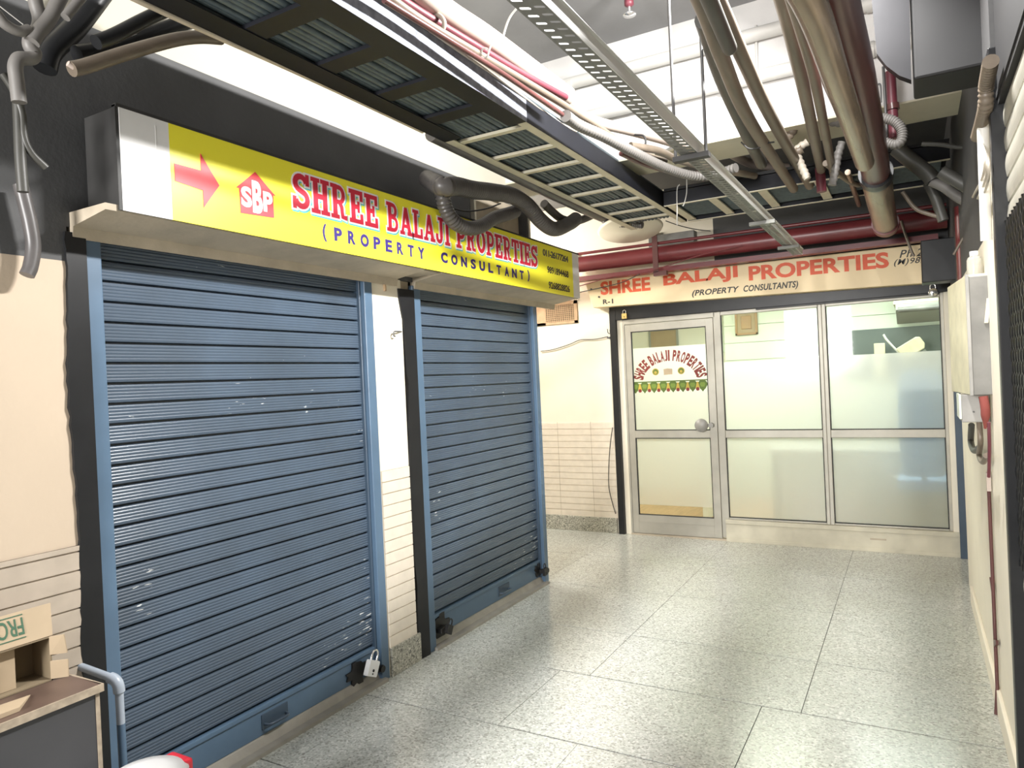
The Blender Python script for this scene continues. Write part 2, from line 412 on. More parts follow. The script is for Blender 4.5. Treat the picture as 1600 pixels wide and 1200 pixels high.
# floor: terrazzo slabs with open joints over a dark bed
fl = MB()
fl.box(-3.2, 3.4, -3.0, YF + .05, -.06, -.004, 1)
rows = [(-3, .72), (.72, 1.38), (1.38, 2.05), (2.05, 2.72), (2.72, 3.377), (3.377, 4.005), (4.005, 4.84), (4.84, 5.70), (5.70, YF + .02)]
for i, (a, b) in enumerate(rows):
    off = .97 if a >= 3.3 else (1.832 if i == 4 else (1.2 if i % 2 else .6))
    x = off - 1.03 * 5
    g = .0020 if 2.7 < a < 4.1 else .0012
    ga_ = .0050 if 2.7 < a < 4.1 else .0030
    gb_ = .0050 if 2.0 < a < 3.5 else .0030
    while x < 3.4:
        x0, x1 = max(x, -3.2), min(x + 1.03, 3.4)
        if x1 > x0: fl.box(x0 + g, x1 - g, a + ga_, b - gb_, -.03, 0, 0)
        x += 1.03
struct(fl.build('floor', ['floor', 'grout']))
struct(MB().box(-1.6, 3.4, YF + .05, 10.2, -.06, 0.0).build('floor', 'wood'))

def dado(mb, ax, plane, a, b, z0, z1, sgn, mi=0, pitch=.0635):
    """courses of split tile with recessed joints, face on plane 'ax = plane', running a..b"""
    z = z0
    while z < z1 - .01:
        t = min(z + pitch - .006, z1)
        lo, hi = sorted((plane, plane + sgn * .012)); lo2, hi2 = sorted((plane, plane + sgn * .006))
        for (l, h, zz0, zz1) in ((lo, hi, z, t), (lo2, hi2, t, min(t + .006, z1))):
            if ax == 0: mb.box(l, h, a, b, zz0, zz1, mi)
            else: mb.box(a, b, l, h, zz0, zz1, mi)
        z += pitch

# left block: near wall, pillar, black band over the sign, cream band above it
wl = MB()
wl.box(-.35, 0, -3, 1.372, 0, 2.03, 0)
wl.box(-.35, 0, 2.935, 3.185, 0, 2.18, 4)
wl.box(-.35, -.02, 3.185, 3.28, 0, 2.18, 3)
wl.box(-.35, 0, -3, 1.372, 2.03, 2.88, 1)
wl.box(-.35, 0, 1.372, 3.95, 2.15, 2.88, 1)
wl.box(-.35, 0, 3.95, 4.86, 2.15, 2.55, 1)
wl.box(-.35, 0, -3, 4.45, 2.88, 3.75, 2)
wl.box(-.35, -.06, 4.84, 4.87, 0, 2.18, 0)
struct(wl.build('wall_left', ['shadedwall', 'black', 'creamband', 'soffit', 'creamwhite']))
struct(MB().box(-.6, -.20, 1.3, 4.85, 0, 2.15).build('wall_left', 'black'))
d = MB(); dado(d, 0, 0, -3, 1.372, .155, 1.06, 1); struct(d.build('trim_1', 'shadedtile'))
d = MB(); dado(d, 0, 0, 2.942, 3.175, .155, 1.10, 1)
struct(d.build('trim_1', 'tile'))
struct(MB().box(0, .02, -3, 1.372, 0, .155).box(0, .02, 2.945, 3.20, 0, .155).build('baseboard_left', 'skirt', bevel=.003))
# plaster ledge over the shutters
ld = MB()
ld.prism([(-.02, 2.115), (.012, 2.11), (.02, 2.15), (.21, 2.178), (.21, 2.2), (-.02, 2.2)], 1, 1.385, 3.14)
ld.prism([(-.02, 2.115), (.012, 2.11), (.02, 2.15), (.21, 2.178), (.21, 2.2), (-.02, 2.2)], 1, 3.30, 5.13)
ld.box(-.02, .20, 3.14, 3.30, 2.176, 2.2)
struct(ld.build('trim_2', 'soffit'))
# black ragged paint edge beside the first shutter and black channel beside the second
e = MB(); zs = [i * .03 for i in range(0, 72)]
rr = [1.355 + .006 * math.sin(z * 7) + random.uniform(-.004, .004) for z in zs]
vs = []
for z, r in zip(zs, rr): vs += [(.013, r, z), (.013, 1.43, z), (-.06, r, z), (-.06, 1.43, z)]
fs = []
for i in range(len(zs) - 1):
    a = 4 * i; fs += [(a, a + 1, a + 5, a + 4), (a + 2, a + 6, a + 7, a + 3), (a, a + 4, a + 6, a + 2), (a + 1, a + 3, a + 7, a + 5)]
e.add(vs, fs); struct(e.build('trim_3', 'blackgloss'))
e = MB(); zs = [i * .06 for i in range(0, 36)]
vs = []
for i, z in enumerate(zs):
    r = 3.19 + random.uniform(-.006, .006) + (.012 if z > .3 else 0) * math.sin(z * 5)
    if z > 1.9: r -= (z - 1.9) * .12
    vs += [(.010, r, z), (.018, 3.285, z), (-.06, r, z), (-.06, 3.285, z)]
fs = []
for i in range(len(zs) - 1):
    a = 4 * i; fs += [(a, a + 1, a + 5, a + 4), (a + 2, a + 6, a + 7, a + 3), (a, a + 4, a + 6, a + 2), (a + 1, a + 3, a + 7, a + 5)]
e.add(vs, fs); struct(e.build('trim_4', 'blackgloss'))
# ventilator opening with posts above the far end of the yellow sign
v = MB().box(-.12, -.10, 3.95, 4.86, 2.55, 2.88, 0)
for y in (3.99, 4.06, 4.80, 4.84): v.box(-.10, -.03, y, y + .022, 2.55, 2.88, 1 if y in (3.99, 4.80) else 2)
struct(v.build('trim_5', ['soffit', 'signframe', 'creamwhite']))

# ceiling and beam
struct(MB().box(-3.2, 3.4, -3, 4.46, 3.75, 3.85).build('ceiling', 'ceil'))
struct(MB().box(-3.2, 3.4, 4.80, 10.2, 3.30, 3.85).build('ceiling', 'black'))
bmx = MB().box(-.2, 3.2, 4.45, 4.85, 2.975, 3.75, 0)
bmx.box(-.2, 3.2, 4.452, 4.85, 2.965, 2.975, 1)
struct(bmx.build('trim_6', ['white', 'beamside']))

# back wall
wb = MB()
wb.box(-3.2, -.075, YF, YF + .2, 0, 3.3, 0)
wb.box(-.075, .95, YF, YF + .2, 2.2, 3.3, 0)
wb.box(.95, 3.4, YF, YF + .2, 2.2, 3.3, 1)
wb.box(2.82, 3.4, YF, YF + .2, 0, 2.2, 0)
struct(wb.build('wall_back', ['creamwhite', 'black']))
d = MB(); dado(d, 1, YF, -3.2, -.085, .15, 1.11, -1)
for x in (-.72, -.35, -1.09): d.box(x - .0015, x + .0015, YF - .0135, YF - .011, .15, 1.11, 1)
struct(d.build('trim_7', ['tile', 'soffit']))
struct(MB().box(-3.2, -.11, YF - .022, YF, 0, .15).build('baseboard_back', 'skirt', bevel=.003))
struct(MB().box(-3.2, -3.1, 4.8, YF, 0, 3.3).build('wall_passage', 'creamwhite'))
struct(MB().box(-3.2, -.35, 4.83, 4.86, 0, 2.88).build('wall_passage', 'creamwhite'))
# right wall
wr = MB()
wr.box(2.776, 3.2, 3.02, 5.80, 0, 2.05, 0)
wr.box(2.776, 3.2, 3.02, 3.28, 2.05, 2.45, 0)
wr.box(2.776, 3.2, 3.02, 3.28, 2.45, 3.75, 1)
wr.box(2.776, 3.2, 3.28, YF, 2.05, 3.75, 1)
wr.box(3.15, 3.3, 5.80, YF, 0, 2.05, 0)
wr.box(2.90, 3.3, -3, 3.02, 0, 3.75, 1)
struct(wr.build('wall_right', ['creamwhite', 'black']))
struct(MB().box(2.760, 2.776, 3.02, 5.36, 0, .11).build('baseboard_right', 'creamwhite', bevel=.003))
# corridor wall behind the viewer on the right stays open to the added fill lamp and world light

# ================================================================== SHUTTERS
def shutter(y0, y1, zt, label, edges, small):
    root = thing('rolling_shutter', (0, (y0 + y1) / 2, 0), label, 'shutter')
    ya, yb = y0 + edges[0], y1 - edges[1]
    # corrugated slat curtain
    cur = MB(); pitch = .0745; prof = []
    z = .19
    while z < zt:
        prof += [(-.066, z), (-.066, z + .006), (-.040, z + .009)]
        nr = 5
        for k in range(nr):
            a = z + .012 + (pitch - .014) * k / nr; h = (pitch - .014) / nr
            prof += [(-.0385, a + h * .25), (-.0385, a + h * .6), (-.040, a + h * .85)]
        prof.append((-.040, z + pitch - .001)); z += pitch
    n = len(prof)
    vs = [(p[0], ya - .02, p[1]) for p in prof] + [(p[0], yb + .02, p[1]) for p in prof]
    cur.add(vs, [(i, i + 1, n + i + 1, n + i) for i in range(n - 1)])
    cur.build('slat_curtain', 'blue', root)
    # bottom bar with a raised lip
    bb = MB().box(-.07, -.034, ya, yb, .055, .185).box(-.034, -.026, ya, yb, .165, .185)
    bb.build('bottom_bar', 'bluelight', root, bevel=.003)
    sill = MB().box(-.07, .03, ya - .02, yb + .02, 0, .018)
    sill.hexa([(-.04, ya, .02), (-.012, ya, .018), (-.012, yb, .018), (-.04, yb, .02), (-.04, ya, .056), (-.030, ya, .05), (-.030, yb, .05), (-.04, yb, .056)])
    sill.build('threshold', 'sillgrey', root)
    for i, (a, b) in enumerate(((y0, ya), (yb, y1))):
        r = MB().box(-.075, .006, a, b, 0, zt).box(-.07, -.02, (b if i == 0 else a - .012), (b + .012 if i == 0 else a), .05, zt, 1)
        r.build('guide_rail', ['bluelight', 'bluedark'], root, bevel=.004)
    hy = small
    h = MB().box(-.035, -.030, hy - .075, hy + .075, .078, .145)
    h.build('handle_plate', 'bluedark', root, bevel=.004)
    MB().tube(smooth([(-.03, hy - .06, .10), (-.005, hy - .05, .10), (.0, hy, .102), (-.005, hy + .05, .10), (-.03, hy + .06, .10)], 4), .006, 8).build('handle', 'blue', root)
    return root, ya, yb
sh1, a1, b1 = shutter(1.42, 2.935, 2.13, 'wide blue corrugated rolling shutter, closed, nearest the camera on the left', (.066, .062), 2.19)
sh2, a2, b2 = shutter(3.285, 4.835, 2.13, 'lighter blue corrugated rolling shutter, closed, beyond the cream pillar', (.075, .06), 4.22)
def grease(root, yc, zc, w, h, seed):
    r = random.Random(seed); g = MB(); n = 22; c = (-.0245, yc, zc); pts = []
    for k in range(n):
        a = 2 * PI * k / n; q = r.uniform(.6, 1.1)
        pts.append((-.0245, yc + math.cos(a) * w * q, max(.02, zc + math.sin(a) * h * q)))
    back = [(-.034, p[1], p[2]) for p in pts]
    g.add(pts + back, [tuple(range(n)), tuple(range(2 * n - 1, n - 1, -1))] + [(i, (i + 1) % n, n + (i + 1) % n, n + i) for i in range(n)])
    g.build('grease_patch', 'grease', root)['label'] = 'black grease around the lock'
grease(sh1, b1 - .15, .10, .085, .065, 1)
grease(sh2, a2 + .10, .10, .085, .085, 2)
grease(sh2, b2 - .05, .11, .05, .055, 5)
def hasp(root, y, z, mt='grease'):
    MB().box(-.03, .012, y - .045, y + .03, z - .014, z + .014).lathe((.012, y + .01, z), [(.018, -.004), (.018, .012)], (1, 0, 0), 12).build('hasp', mt, root, bevel=.003)
hasp(sh1, b1 - .02, .075); hasp(sh2, a2 + .09, .09); hasp(sh2, b2 + .01, .10)

def padlock(loc, label, bm_, tilt=0.0, sz=1.0, round_=False, face=(1, 0, 0)):
    t = thing('padlock', loc, label, 'padlock')
    L = Vector(loc); fx = Vector(face).normalized(); zz = Vector((0, 0, 1)); yy = zz.cross(fx)
    ca, sa = math.cos(tilt), math.sin(tilt)
    U2 = yy * ca + zz * sa; V2 = zz * ca - yy * sa
    def T(a, b, c): return L + U2 * a * sz + V2 * b * sz + fx * c * sz
    m = MB()
    if round_:
        m.lathe(T(0, 0, -.011), [(.0, 0), (.026 * sz, .001), (.029 * sz, .005), (.029 * sz, .018), (.026 * sz, .022), (.0, .022)], fx, 20)
    else:
        q = [(-.024, -.028), (.024, -.028), (.026, -.024), (.026, .022), (.022, .026), (-.022, .026), (-.026, .022), (-.026, -.024)]
        n = len(q); m.add([T(a, b, -.010) for a, b in q] + [T(a, b, .010) for a, b in q], [tuple(range(n)), tuple(range(2 * n - 1, n - 1, -1))] + [(i, (i + 1) % n, (i + 1) % n + n, i + n) for i in range(n)])
    m.build('lock_body', bm_, t)
    top = .024 if not round_ else .022
    MB().tube([T(a, b + top, 0) for a, b in ([(-.016, -.006), (-.016, .018)] + [(.016 * math.cos(PI - PI * k / 10), .018 + .018 * math.sin(PI - PI * k / 10)) for k in range(11)] + [(.016, -.006)])], .0042 * sz, 8).build('shackle', 'chrome' if bm_ != 'grease' else 'black_rubber', t)
    k = MB().lathe(T(0, -.008, .0095), [(.005 * sz, 0), (.005 * sz, .003)], fx, 10).lathe(T(0, -.019, .0095), [(.003 * sz, 0), (.003 * sz, .003)], fx, 8)
    k.build('keyhole', 'black_rubber', t)
    return t
padlock((.025, b1 - .10, .115), 'white steel padlock hanging on the wide near shutter, bottom right', 'plasticwhite', -.45, 1.45)
padlock((.022, a2 + .11, .085), 'dark greasy padlock at bottom left of the far blue shutter', 'grease', -.5, 1.0)
padlock((.022, b2 - .03, .105), 'dark greasy padlock at bottom right of the far blue shutter', 'grease', .1, 1.0)

# ================================================================== YELLOW SIGN
XS = .22
ys0, ys1, zb, zt_ = 1.44, 5.18, 2.183, 2.535
sg = thing('sign_board', (.12, (ys0 + ys1) / 2, zb), 'long yellow shop sign over the two blue shutters, red slab lettering and arrow', 'sign')
fr = MB().box(.02, XS - .006, ys0, ys1, zb, zt_)
fr.box(XS - .02, XS - .002, ys0 - .012, ys0 + .004, zb, zt_).box(XS - .02, XS + .004, ys0 - .012, ys1, zt_ - .006, zt_ + .004)
fr.build('sign_box', 'signframe', sg)
MB().box(XS - .006, XS, 1.622, 5.06, zb, zt_).build('face_panel', 'yellow', sg)
wp = MB().box(XS - .006, XS, ys0, 1.622, zb, zt_); wp.box(XS, XS + .0006, 1.57, 1.572, zb + .05, zt_ - .03)
wp.build('end_panel', 'signwhite', sg)
MB().box(XS - .006, XS, 5.06, ys1, zb, zt_).build('end_panel', 'signwhite', sg)
MB().prism([(1.638, 2.325), (1.752, 2.315), (1.752, 2.25), (1.826, 2.349), (1.748, 2.452), (1.748, 2.388), (1.638, 2.388)], 0, XS, XS + .0015).build('arrow', 'red', sg)
hs = MB().prism([(1.920, 2.262), (2.088, 2.272), (2.088, 2.366), (2.10, 2.366), (2.0, 2.442), (1.905, 2.360), (1.918, 2.360)], 0, XS, XS + .0015).build('house_logo', 'red', sg)
for ch, a, b_, z0, z1 in (('S', 1.925, 1.977, 2.29, 2.373), ('B', 1.980, 2.030, 2.275, 2.405), ('P', 2.034, 2.083, 2.29, 2.373)):
    text_mb(ch, (XS + .0015, a, z0), (0, 1, 0), (0, 0, 1), b_ - a, z1 - z0, .0012, off=.045).build('logo_letter', 'outline', hs)
    # (letters are white on the red house)
YV, ZV = (0, 1, 0), (0, 0, 1)
for word, ya, yb, z0, h in (('SHREE', 2.195, 2.752, 2.336, .158), ('BALAJI', 2.818, 3.376, 2.339, .148), ('PROPERTIES', 3.44, 4.462, 2.342, .150)):
    slab_mb(word, (XS, ya + .006, z0 - .006), YV, ZV, yb - ya, h, grow=.0085, lift=0, depth=.0007).build('name_shadow', 'cyan', sg)
    slab_mb(word, (XS, ya, z0), YV, ZV, yb - ya, h, grow=.0085, lift=.001, depth=.0009).build('name_outline', 'outline', sg)
    slab_mb(word, (XS, ya, z0), YV, ZV, yb - ya, h, grow=0, lift=.0022, depth=.001).build('name_lettering', 'darkred', sg)
yy = [2.371] + [2.44 + (3.02 - 2.44) / 7 * k for k in range(8)]
def spaced(txt, y0, y1, z0, h, m, nm, off=.012, sp=1.6):
    text_mb(txt, (XS, y0, z0), YV, ZV, y1 - y0, h, .0012, off=off, sp=sp).build(nm, m, sg)
def letters(txt, ys_, z0, h, m, nm):
    for c, (a, b_) in zip(txt, ys_):
        hh, zz = (h * 1.25, z0 - h * .13) if c in '()' else (h, z0)
        wide = c in 'OCNUY'
        if wide: a, b_ = a - .004, b_ + .004
        text_mb(c, (XS, a, zz), YV, ZV, b_ - a, hh, .0012, off=.05 if wide else .042).build(nm, m, sg)
wd = .052
letters('(', [(2.365, 2.390)], 2.226, .064, 'navy', 'subtitle_letter')
letters('PROPERTY', [(2.438 + k * .0905, 2.438 + k * .0905 + wd) for k in range(8)], 2.231, .062, 'navy', 'subtitle_letter')
letters('CONSULTANT', [(3.285 + k * .1010, 3.285 + k * .1010 + wd + .004) for k in range(10)], 2.236, .060, 'navy', 'subtitle_letter')
letters(')', [(4.305, 4.335)], 2.240, .062, 'navy', 'subtitle_letter')
spaced('011-26177264', 4.555, 4.985, 2.442, .050, 'grey_ink', 'phone_number', .03, .8)
spaced('9891894468', 4.615, 4.978, 2.324, .052, 'inkblack', 'phone_number', .03, 1)
spaced('9268828826', 4.628, 4.990, 2.213, .052, 'inkblack', 'phone_number', .03, 1)

# ================================================================== CREAM SIGN
YC = 6.45
cs = thing('sign_board', (1.2, YC, 2.2), 'cream hand-painted shop sign with red letters over the glass shopfront', 'sign')
b = MB().prism([(-.275, 2.47), (-.205, 2.235), (2.9, 2.165), (2.9, 2.475), (-.14, 2.50)], 1, YC, YC + .14)
b.build('board', 'creamsign', cs, bevel=.004)
for p in ((905 + 19, 452), (936, 464)):
    q = W(p[0], p[1], 1, YC); MB().lathe((q.x, YC, q.z), [(.009, -.006), (.009, .002)], (0, 1, 0), 10).build('nail_head', 'inkblack', cs)
XV = (1, 0, 0)
def paint(txt, x0, x1, z0, h, m, nm, off=.03, sp=1.0, shear=0.0, tilt=-.012):
    text_mb(txt, (x0, YC, z0), Vector((1, 0, tilt)), ZV, x1 - x0, h, .0015, off=off, sp=sp, shear=shear).build(nm, m, cs)
paint('SHREE', -.118, .382, 2.348, .130, 'orange', 'name_lettering', .036, 1.0)
paint('BALAJI', .508, 1.182, 2.342, .135, 'orange', 'name_lettering', .036, 1.0, 0, 0.008)
paint('PROPERTIES', 1.275, 2.36, 2.334, .128, 'orange', 'name_lettering', .036, 1.0, 0, -.012)
paint('(PROPERTY', .77, 1.19, 2.236, .068, 'inkblack', 'subtitle_lettering', .026, 1.05, .25)
paint('CONSULTANTS)', 1.225, 1.675, 2.226, .072, 'inkblack', 'subtitle_lettering', .026, 1.05, .25)
paint('R-1', -.10, .005, 2.258, .046, 'inkblack', 'unit_number', .035, 1.1)
paint('Ph.2', 2.435, 2.60, 2.388, .062, 'inkblack', 'phone_lettering', .012, 1.1, .3)
paint('(M)982', 2.395, 2.615, 2.322, .060, 'inkblack', 'phone_lettering', .012, 1.1, .3)

# ================================================================== GLASS SHOPFRONT
# black rolling-shutter channel round the front
struct(MB().box(-.085, -.022, YF - .045, YF + .02, 0, 2.2).build('trim_8', 'blackgloss', bevel=.003))
struct(MB().box(-.085, 2.83, YF - .04, YF + .02, 2.10, 2.235).box(1.30, 2.70, YF - .046, YF - .038, 2.085, 2.10).build('trim_8', 'blackgloss', bevel=.003))
struct(MB().box(2.765, 2.83, YF - .07, YF + .02, 0, 2.12).build('trim_8', 'bluedark', bevel=.003))
struct(MB().box(-.02, .035, YF - .012, YF + .05, 0, 2.10).box(2.725, 2.765, YF - .03, YF + .05, 0, 2.10).build('trim_8', 'creamwhite', bevel=.003))
# door
dr = sroot('door_1', (.49, YF, 0))
y0, y1 = YF - .015, YF + .03
MB().box(.035, .93, y0, y1, 2.052, 2.10).box(.035, .055, y0, y1, 0, 2.06).build('door_frame', 'alu', dr, bevel=.003)
lf = MB().box(.058, .118, y0, y1, .02, 2.048).box(.845, .912, y0, y1, .02, 2.048).box(.118, .845, y0, y1, 1.978, 2.048).box(.118, .845, y0, y1, .945, 1.015).box(.118, .845, y0, y1, .02, .198)
lf.box(.118, .845, y0 - .004, y0, .02, .025).box(.118, .845, y0 - .003, y0, .128, .132)
lf.build('door_leaf', 'alu', dr, bevel=.004)
gz = MB()
for (x0, x1, z0, z1) in ((.118, .845, .198, .945), (.118, .845, 1.015, 1.978)):
    for q in ((x0, x0 + .008, z0, z1), (x1 - .008, x1, z0, z1), (x0, x1, z0, z0 + .008), (x0, x1, z1 - .008, z1)): gz.box(q[0], q[1], y0 + .004, y0 + .02, q[2], q[3])
gz.build('glazing_gasket', 'black_rubber', dr)
def pane(parent, x0, x1, z0, z1, nm, m):
    return MB().box(x0, x1, YF + .006, YF + .012, z0, z1).build(nm, m, parent)
pane(dr, .118, .845, 1.815, 1.978, 'clear_glass', 'clear')
pane(dr, .118, .845, 1.015, 1.815, 'frosted_glass', 'frost')
pane(dr, .118, .845, .295, .945, 'frosted_glass', 'frost')
pane(dr, .118, .845, .198, .295, 'clear_glass', 'clear')
YG = YF + .0055
# arched name on the door glass
s_ = 'SHREE BALAJI PROPERTIES'
am = MB(); cx, cz, rx, rz = .478, 1.492, .258, .185
adv = {'I': .5, ' ': .55, 'J': .75, 'L': .85}
tot = sum(adv.get(c, 1) for c in s_); acc = 0
for c in s_:
    wv = adv.get(c, 1)
    a = math.radians(176 - 172 * (acc + wv / 2) / tot); acc += wv
    if c == ' ': continue
    px, pz = cx + rx * math.cos(a), cz + rz * math.sin(a)
    tx, tz = rx * math.sin(a), -rz * math.cos(a); ln = math.hypot(tx, tz); tx /= ln; tz /= ln
    tx, tz = tx, tz
    u = Vector((tx, 0, tz)); v_ = Vector((-tz, 0, tx))
    wl_ = .034 * wv
    t_ = text_mb(c, Vector((px, YG, pz)) - u * wl_ / 2, u, v_, wl_, .104, .001, off=.045)
    am.add(t_.v, t_.f)
am.build('name_lettering', 'brownred', dr)['label'] = 'maroon arched lettering on the door glass'
for x in (.344, .593):
    st = MB().lathe((x, YG, 1.578), [(.033, -.0012), (.033, 0)], (0, 1, 0), 24).build('round_sticker', 'gold', dr)
    MB().lathe((x, YG - .0012, 1.578), [(.026, -.0006), (.026, 0)], (0, 1, 0), 20).lathe((x, YG - .0018, 1.572), [(.014, -.0006), (.014, 0)], (0, 1, 0), 12, 1).build('sticker_print', ['leaf', 'gold'], st)
MB().prism([(.425, 1.545), (.507, 1.548), (.509, 1.600), (.462, 1.606), (.424, 1.600)], 1, YG - .001, YG).build('paper_sticker', 'cardboard', dr)
# sticker garland (toran) of leaves and flowers
ga = MB().box(.098, .845, YG - .001, YG, 1.478, 1.489)
for k in range(8):
    x = .135 + k * .0935
    pts = [(x + .0465 * math.sin(2 * PI * i / 16) * (1 if math.cos(2 * PI * i / 16) > -.2 else .8), 1.438 + .048 * math.cos(2 * PI * i / 16)) for i in range(16)]
    pts[8] = (x, 1.375)
    ga.prism(pts, 1, YG - .0015, YG)
    ga.prism([(x - .026, 1.445), (x - .016, 1.462), (x + .016, 1.462), (x + .026, 1.445), (x + .014, 1.42), (x - .014, 1.42)], 1, YG - .0022, YG - .0015, 1)
    if k < 7:
        xx = x + .0467
        ga.prism([(xx - .006, 1.47), (xx + .006, 1.47), (xx + .02, 1.41), (xx - .02, 1.41)], 1, YG - .0022, YG - .0015, 2)
        ga.lathe((xx, YG - .0022, 1.401), [(.017, -.001), (.017, 0)], (0, 1, 0), 12, 3)
ga.build('garland_sticker', ['leaf', 'leaflight', 'gold', 'brownred'], dr)
kb = MB().lathe((.775, y0 - .055, 1.064), [(.0, 0), (.058, .004), (.062, .016), (.056, .03), (.02, .04), (.02, .056)], (0, 1, 0), 28)
kb.box(.80, .885, y0 - .035, y0 - .018, 1.05, 1.078).lathe((.862, y0 - .04, 1.064), [(.022, 0), (.022, .04)], (0, 1, 0), 16)
kb.build('door_lock', 'steel', dr)
# fixed windows
def window(nm, x0, x1, jamb_l, jamb_r, film, org):
    r = sroot(nm, (org, YF, .2))
    f = MB().box(x0 - jamb_l, x0, y0, y1, .03 if jamb_l > .05 else .2, 2.10).box(x1, x1 + jamb_r, y0, y1, .2, 2.10)
    f.box(x0, x1, y0, y1, .945, 1.013).box(x0, x1, y0, y1, 2.065, 2.10).box(x0, x1, y0, y1, .200, .216)
    f.build('window_frame', 'alu', r, bevel=.004)
    g = MB()
    for (z0, z1) in ((.216, .945), (1.013, 2.065)):
        for q in ((x0, x0 + .007, z0, z1), (x1 - .007, x1, z0, z1), (x0, x1, z0, z0 + .007)): g.box(q[0], q[1], y0 + .004, y0 + .02, q[2], q[3])
    g.build('glazing_gasket', 'black_rubber', r)
    pane(r, x0, x1, .216, .945, 'frosted_glass', 'frost')
    pane(r, x0, x1, 1.013, film, 'frosted_glass', 'frost')
    pane(r, x0, x1, film, 2.065, 'clear_glass', 'clear')
    return r
window('window_1', .982, 1.803, .066, .03, 1.635, 1.39)
window('window_2', 1.865, 2.70, .032, .026, 1.640, 2.28)
pl = MB().box(.955, 2.765, YF - .035, YF + .05, 0, .20).box(.955, 2.765, YF - .045, YF - .035, .165, .20).box(.955, 2.765, YF - .041, YF - .035, 0, .03)
pl.box(2.13, 2.25, YF - .0365, YF - .034, .098, .112, 1)
struct(pl.build('trim_9', ['sillcream', 'soffit'], bevel=.004))
struct(MB().box(.035, .955, YF - .02, YF + .05, 0, .016).build('trim_9', 'soffit'))
padlock((.078, YF - .055, 2.135), 'small brass padlock at the top left of the shopfront', 'brass', 0, .95, face=(0, -1, 0))
padlock((2.655, YF - .06, 2.10), 'round steel padlock at the top right of the shopfront', 'chrome', 0, 1.15, True, (0, -1, 0))

# ================================================================== OFFICE BEHIND THE GLASS
struct(MB().box(-1.6, 3.4, 9.3, 9.4, 0, 2.7).build('wall_office', 'officewall'))
struct(MB().box(-1.35, -1.25, YF + .2, 9.3, 0, 2.7).box(3.25, 3.35, YF + .2, 9.3, 0, 2.7).build('wall_office', 'officewall'))
struct(MB().box(-1.6, 3.4, YF + .2, 9.4, 2.6, 2.7).build('ceiling', 'officewall'))
pn = MB()
for k in range(12):
    pn.box(.50, 3.25, 8.84, 8.9, k * .21 + .003, (k + 1) * .21 - .003)
pn.box(.50, 3.25, 8.86, 9.3, 0, 2.55)
struct(pn.build('trim_10', 'panel'))
struct(MB().box(.50, .56, YF + .9, 8.84, 0, .9).build('trim_10', 'officewall'))
def picture(x0, x1, z0, z1, y, label, m, inner, cat='picture', nm='picture_frame'):
    t = thing(nm, ((x0 + x1) / 2, y, z0), label, cat)
    k = .025
    MB().box(x0, x1, y - .025, y, z0, z0 + k).box(x0, x1, y - .025, y, z1 - k, z1).box(x0, x0 + k, y - .025, y, z0, z1).box(x1 - k, x1, y - .025, y, z0, z1).build('frame', m, t, bevel=.003)
    MB().box(x0 + k, x1 - k, y - .012, y, z0 + k, z1 - k).build('print', inner, t)
    return t
picture(-.60, -.20, 1.80, 2.16, 9.29, 'grey framed picture on the office wall seen through the door glass', 'officegrey', 'cardboard')
picture(.33, .50, 1.80, 2.20, 9.29, 'pale framed notice near the panel edge seen through the door glass', 'panel', 'panel')
pq = picture(.64, .90, 1.98, 2.28, 8.835, 'square wooden plaque on the pale panels behind the middle window', 'woodframe', 'cardboard', 'plaque', 'wall_plaque')
MB().box(.71, .83, 8.812, 8.824, 2.05, 2.21).build('medallion', 'woodframe', pq, bevel=.006)
t = MB().box(1.775, 3.2, 8.80, 8.835, 1.40, 1.945).build('dark_opening', 'darkglass', bevel=.004)  # flat dark panel stands in for a dark opening in the wall
tag(t, 'long dark panel standing in for a dark opening in the office back wall behind the right window', 'board')
t = thing('wall_cabinet', (2.75, 8.5, 2.02), 'grey overhead cabinet in the top right corner behind the right window', 'cabinet')
MB().hexa([(2.36, 8.35, 2.10), (3.2, 8.35, 2.10), (3.2, 8.83, 1.98), (2.36, 8.83, 1.98), (2.36, 8.35, 2.16), (3.2, 8.35, 2.16), (3.2, 8.83, 2.16), (2.36, 8.83, 2.16)]).build('underside_rail', 'officegrey', t, bevel=.005)
MB().box(2.34, 3.2, 8.40, 8.83, 2.165, 2.5).build('body', 'metercream', t, bevel=.005)
MB().tube([(2.38, 8.33, 2.10), (3.2, 8.33, 2.10)], .028, 12).build('rolled_tube', 'meter', t)
t = thing('desk_lamp', (2.50, 8.3, 1.62), 'white box-headed lamp leaning on a curved dark arm behind the right window', 'lamp')
MB().tube(smooth([(2.24, 8.3, 1.86), (2.27, 8.3, 1.80), (2.36, 8.3, 1.68), (2.44, 8.3, 1.60)]), .011, 8).build('arm', 'whitepipe', t)
c, s2 = math.cos(.55), math.sin(.55)
def rt(x, z): return (2.48 + x * c - z * s2, 1.70 + x * s2 + z * c)
hd = MB().prism([rt(-.11, -.07), rt(.10, -.07), rt(.13, -.03), rt(.13, .05), rt(.10, .07), rt(-.11, .07)], 1, 8.22, 8.34)
hd.build('lamp_head', 'metercream', t, bevel=.008)
MB().prism([rt(-.12, -.11), rt(.10, -.11), rt(.10, -.08), rt(-.12, -.08)], 1, 8.24, 8.32).build('bracket', 'officegrey', t)
t = MB().box(2.15, 2.25, 8.25, 8.33, 1.40, 1.77).build('file_holder', 'metercream', bevel=.004)
tag(t, 'narrow white file holder below the dark opening behind the right window', 'file')
t = thing('office_chair', (2.55, 7.05, 0), 'blue office chair blurred behind the frosted right window', 'chair')
MB().prism([(2.36, .98), (2.39, .60), (2.68, .60), (2.72, .98), (2.70, 1.42), (2.64, 1.49), (2.44, 1.49), (2.38, 1.42)], 1, 6.78, 6.85).build('backrest', 'bluefab', t, bevel=.02)
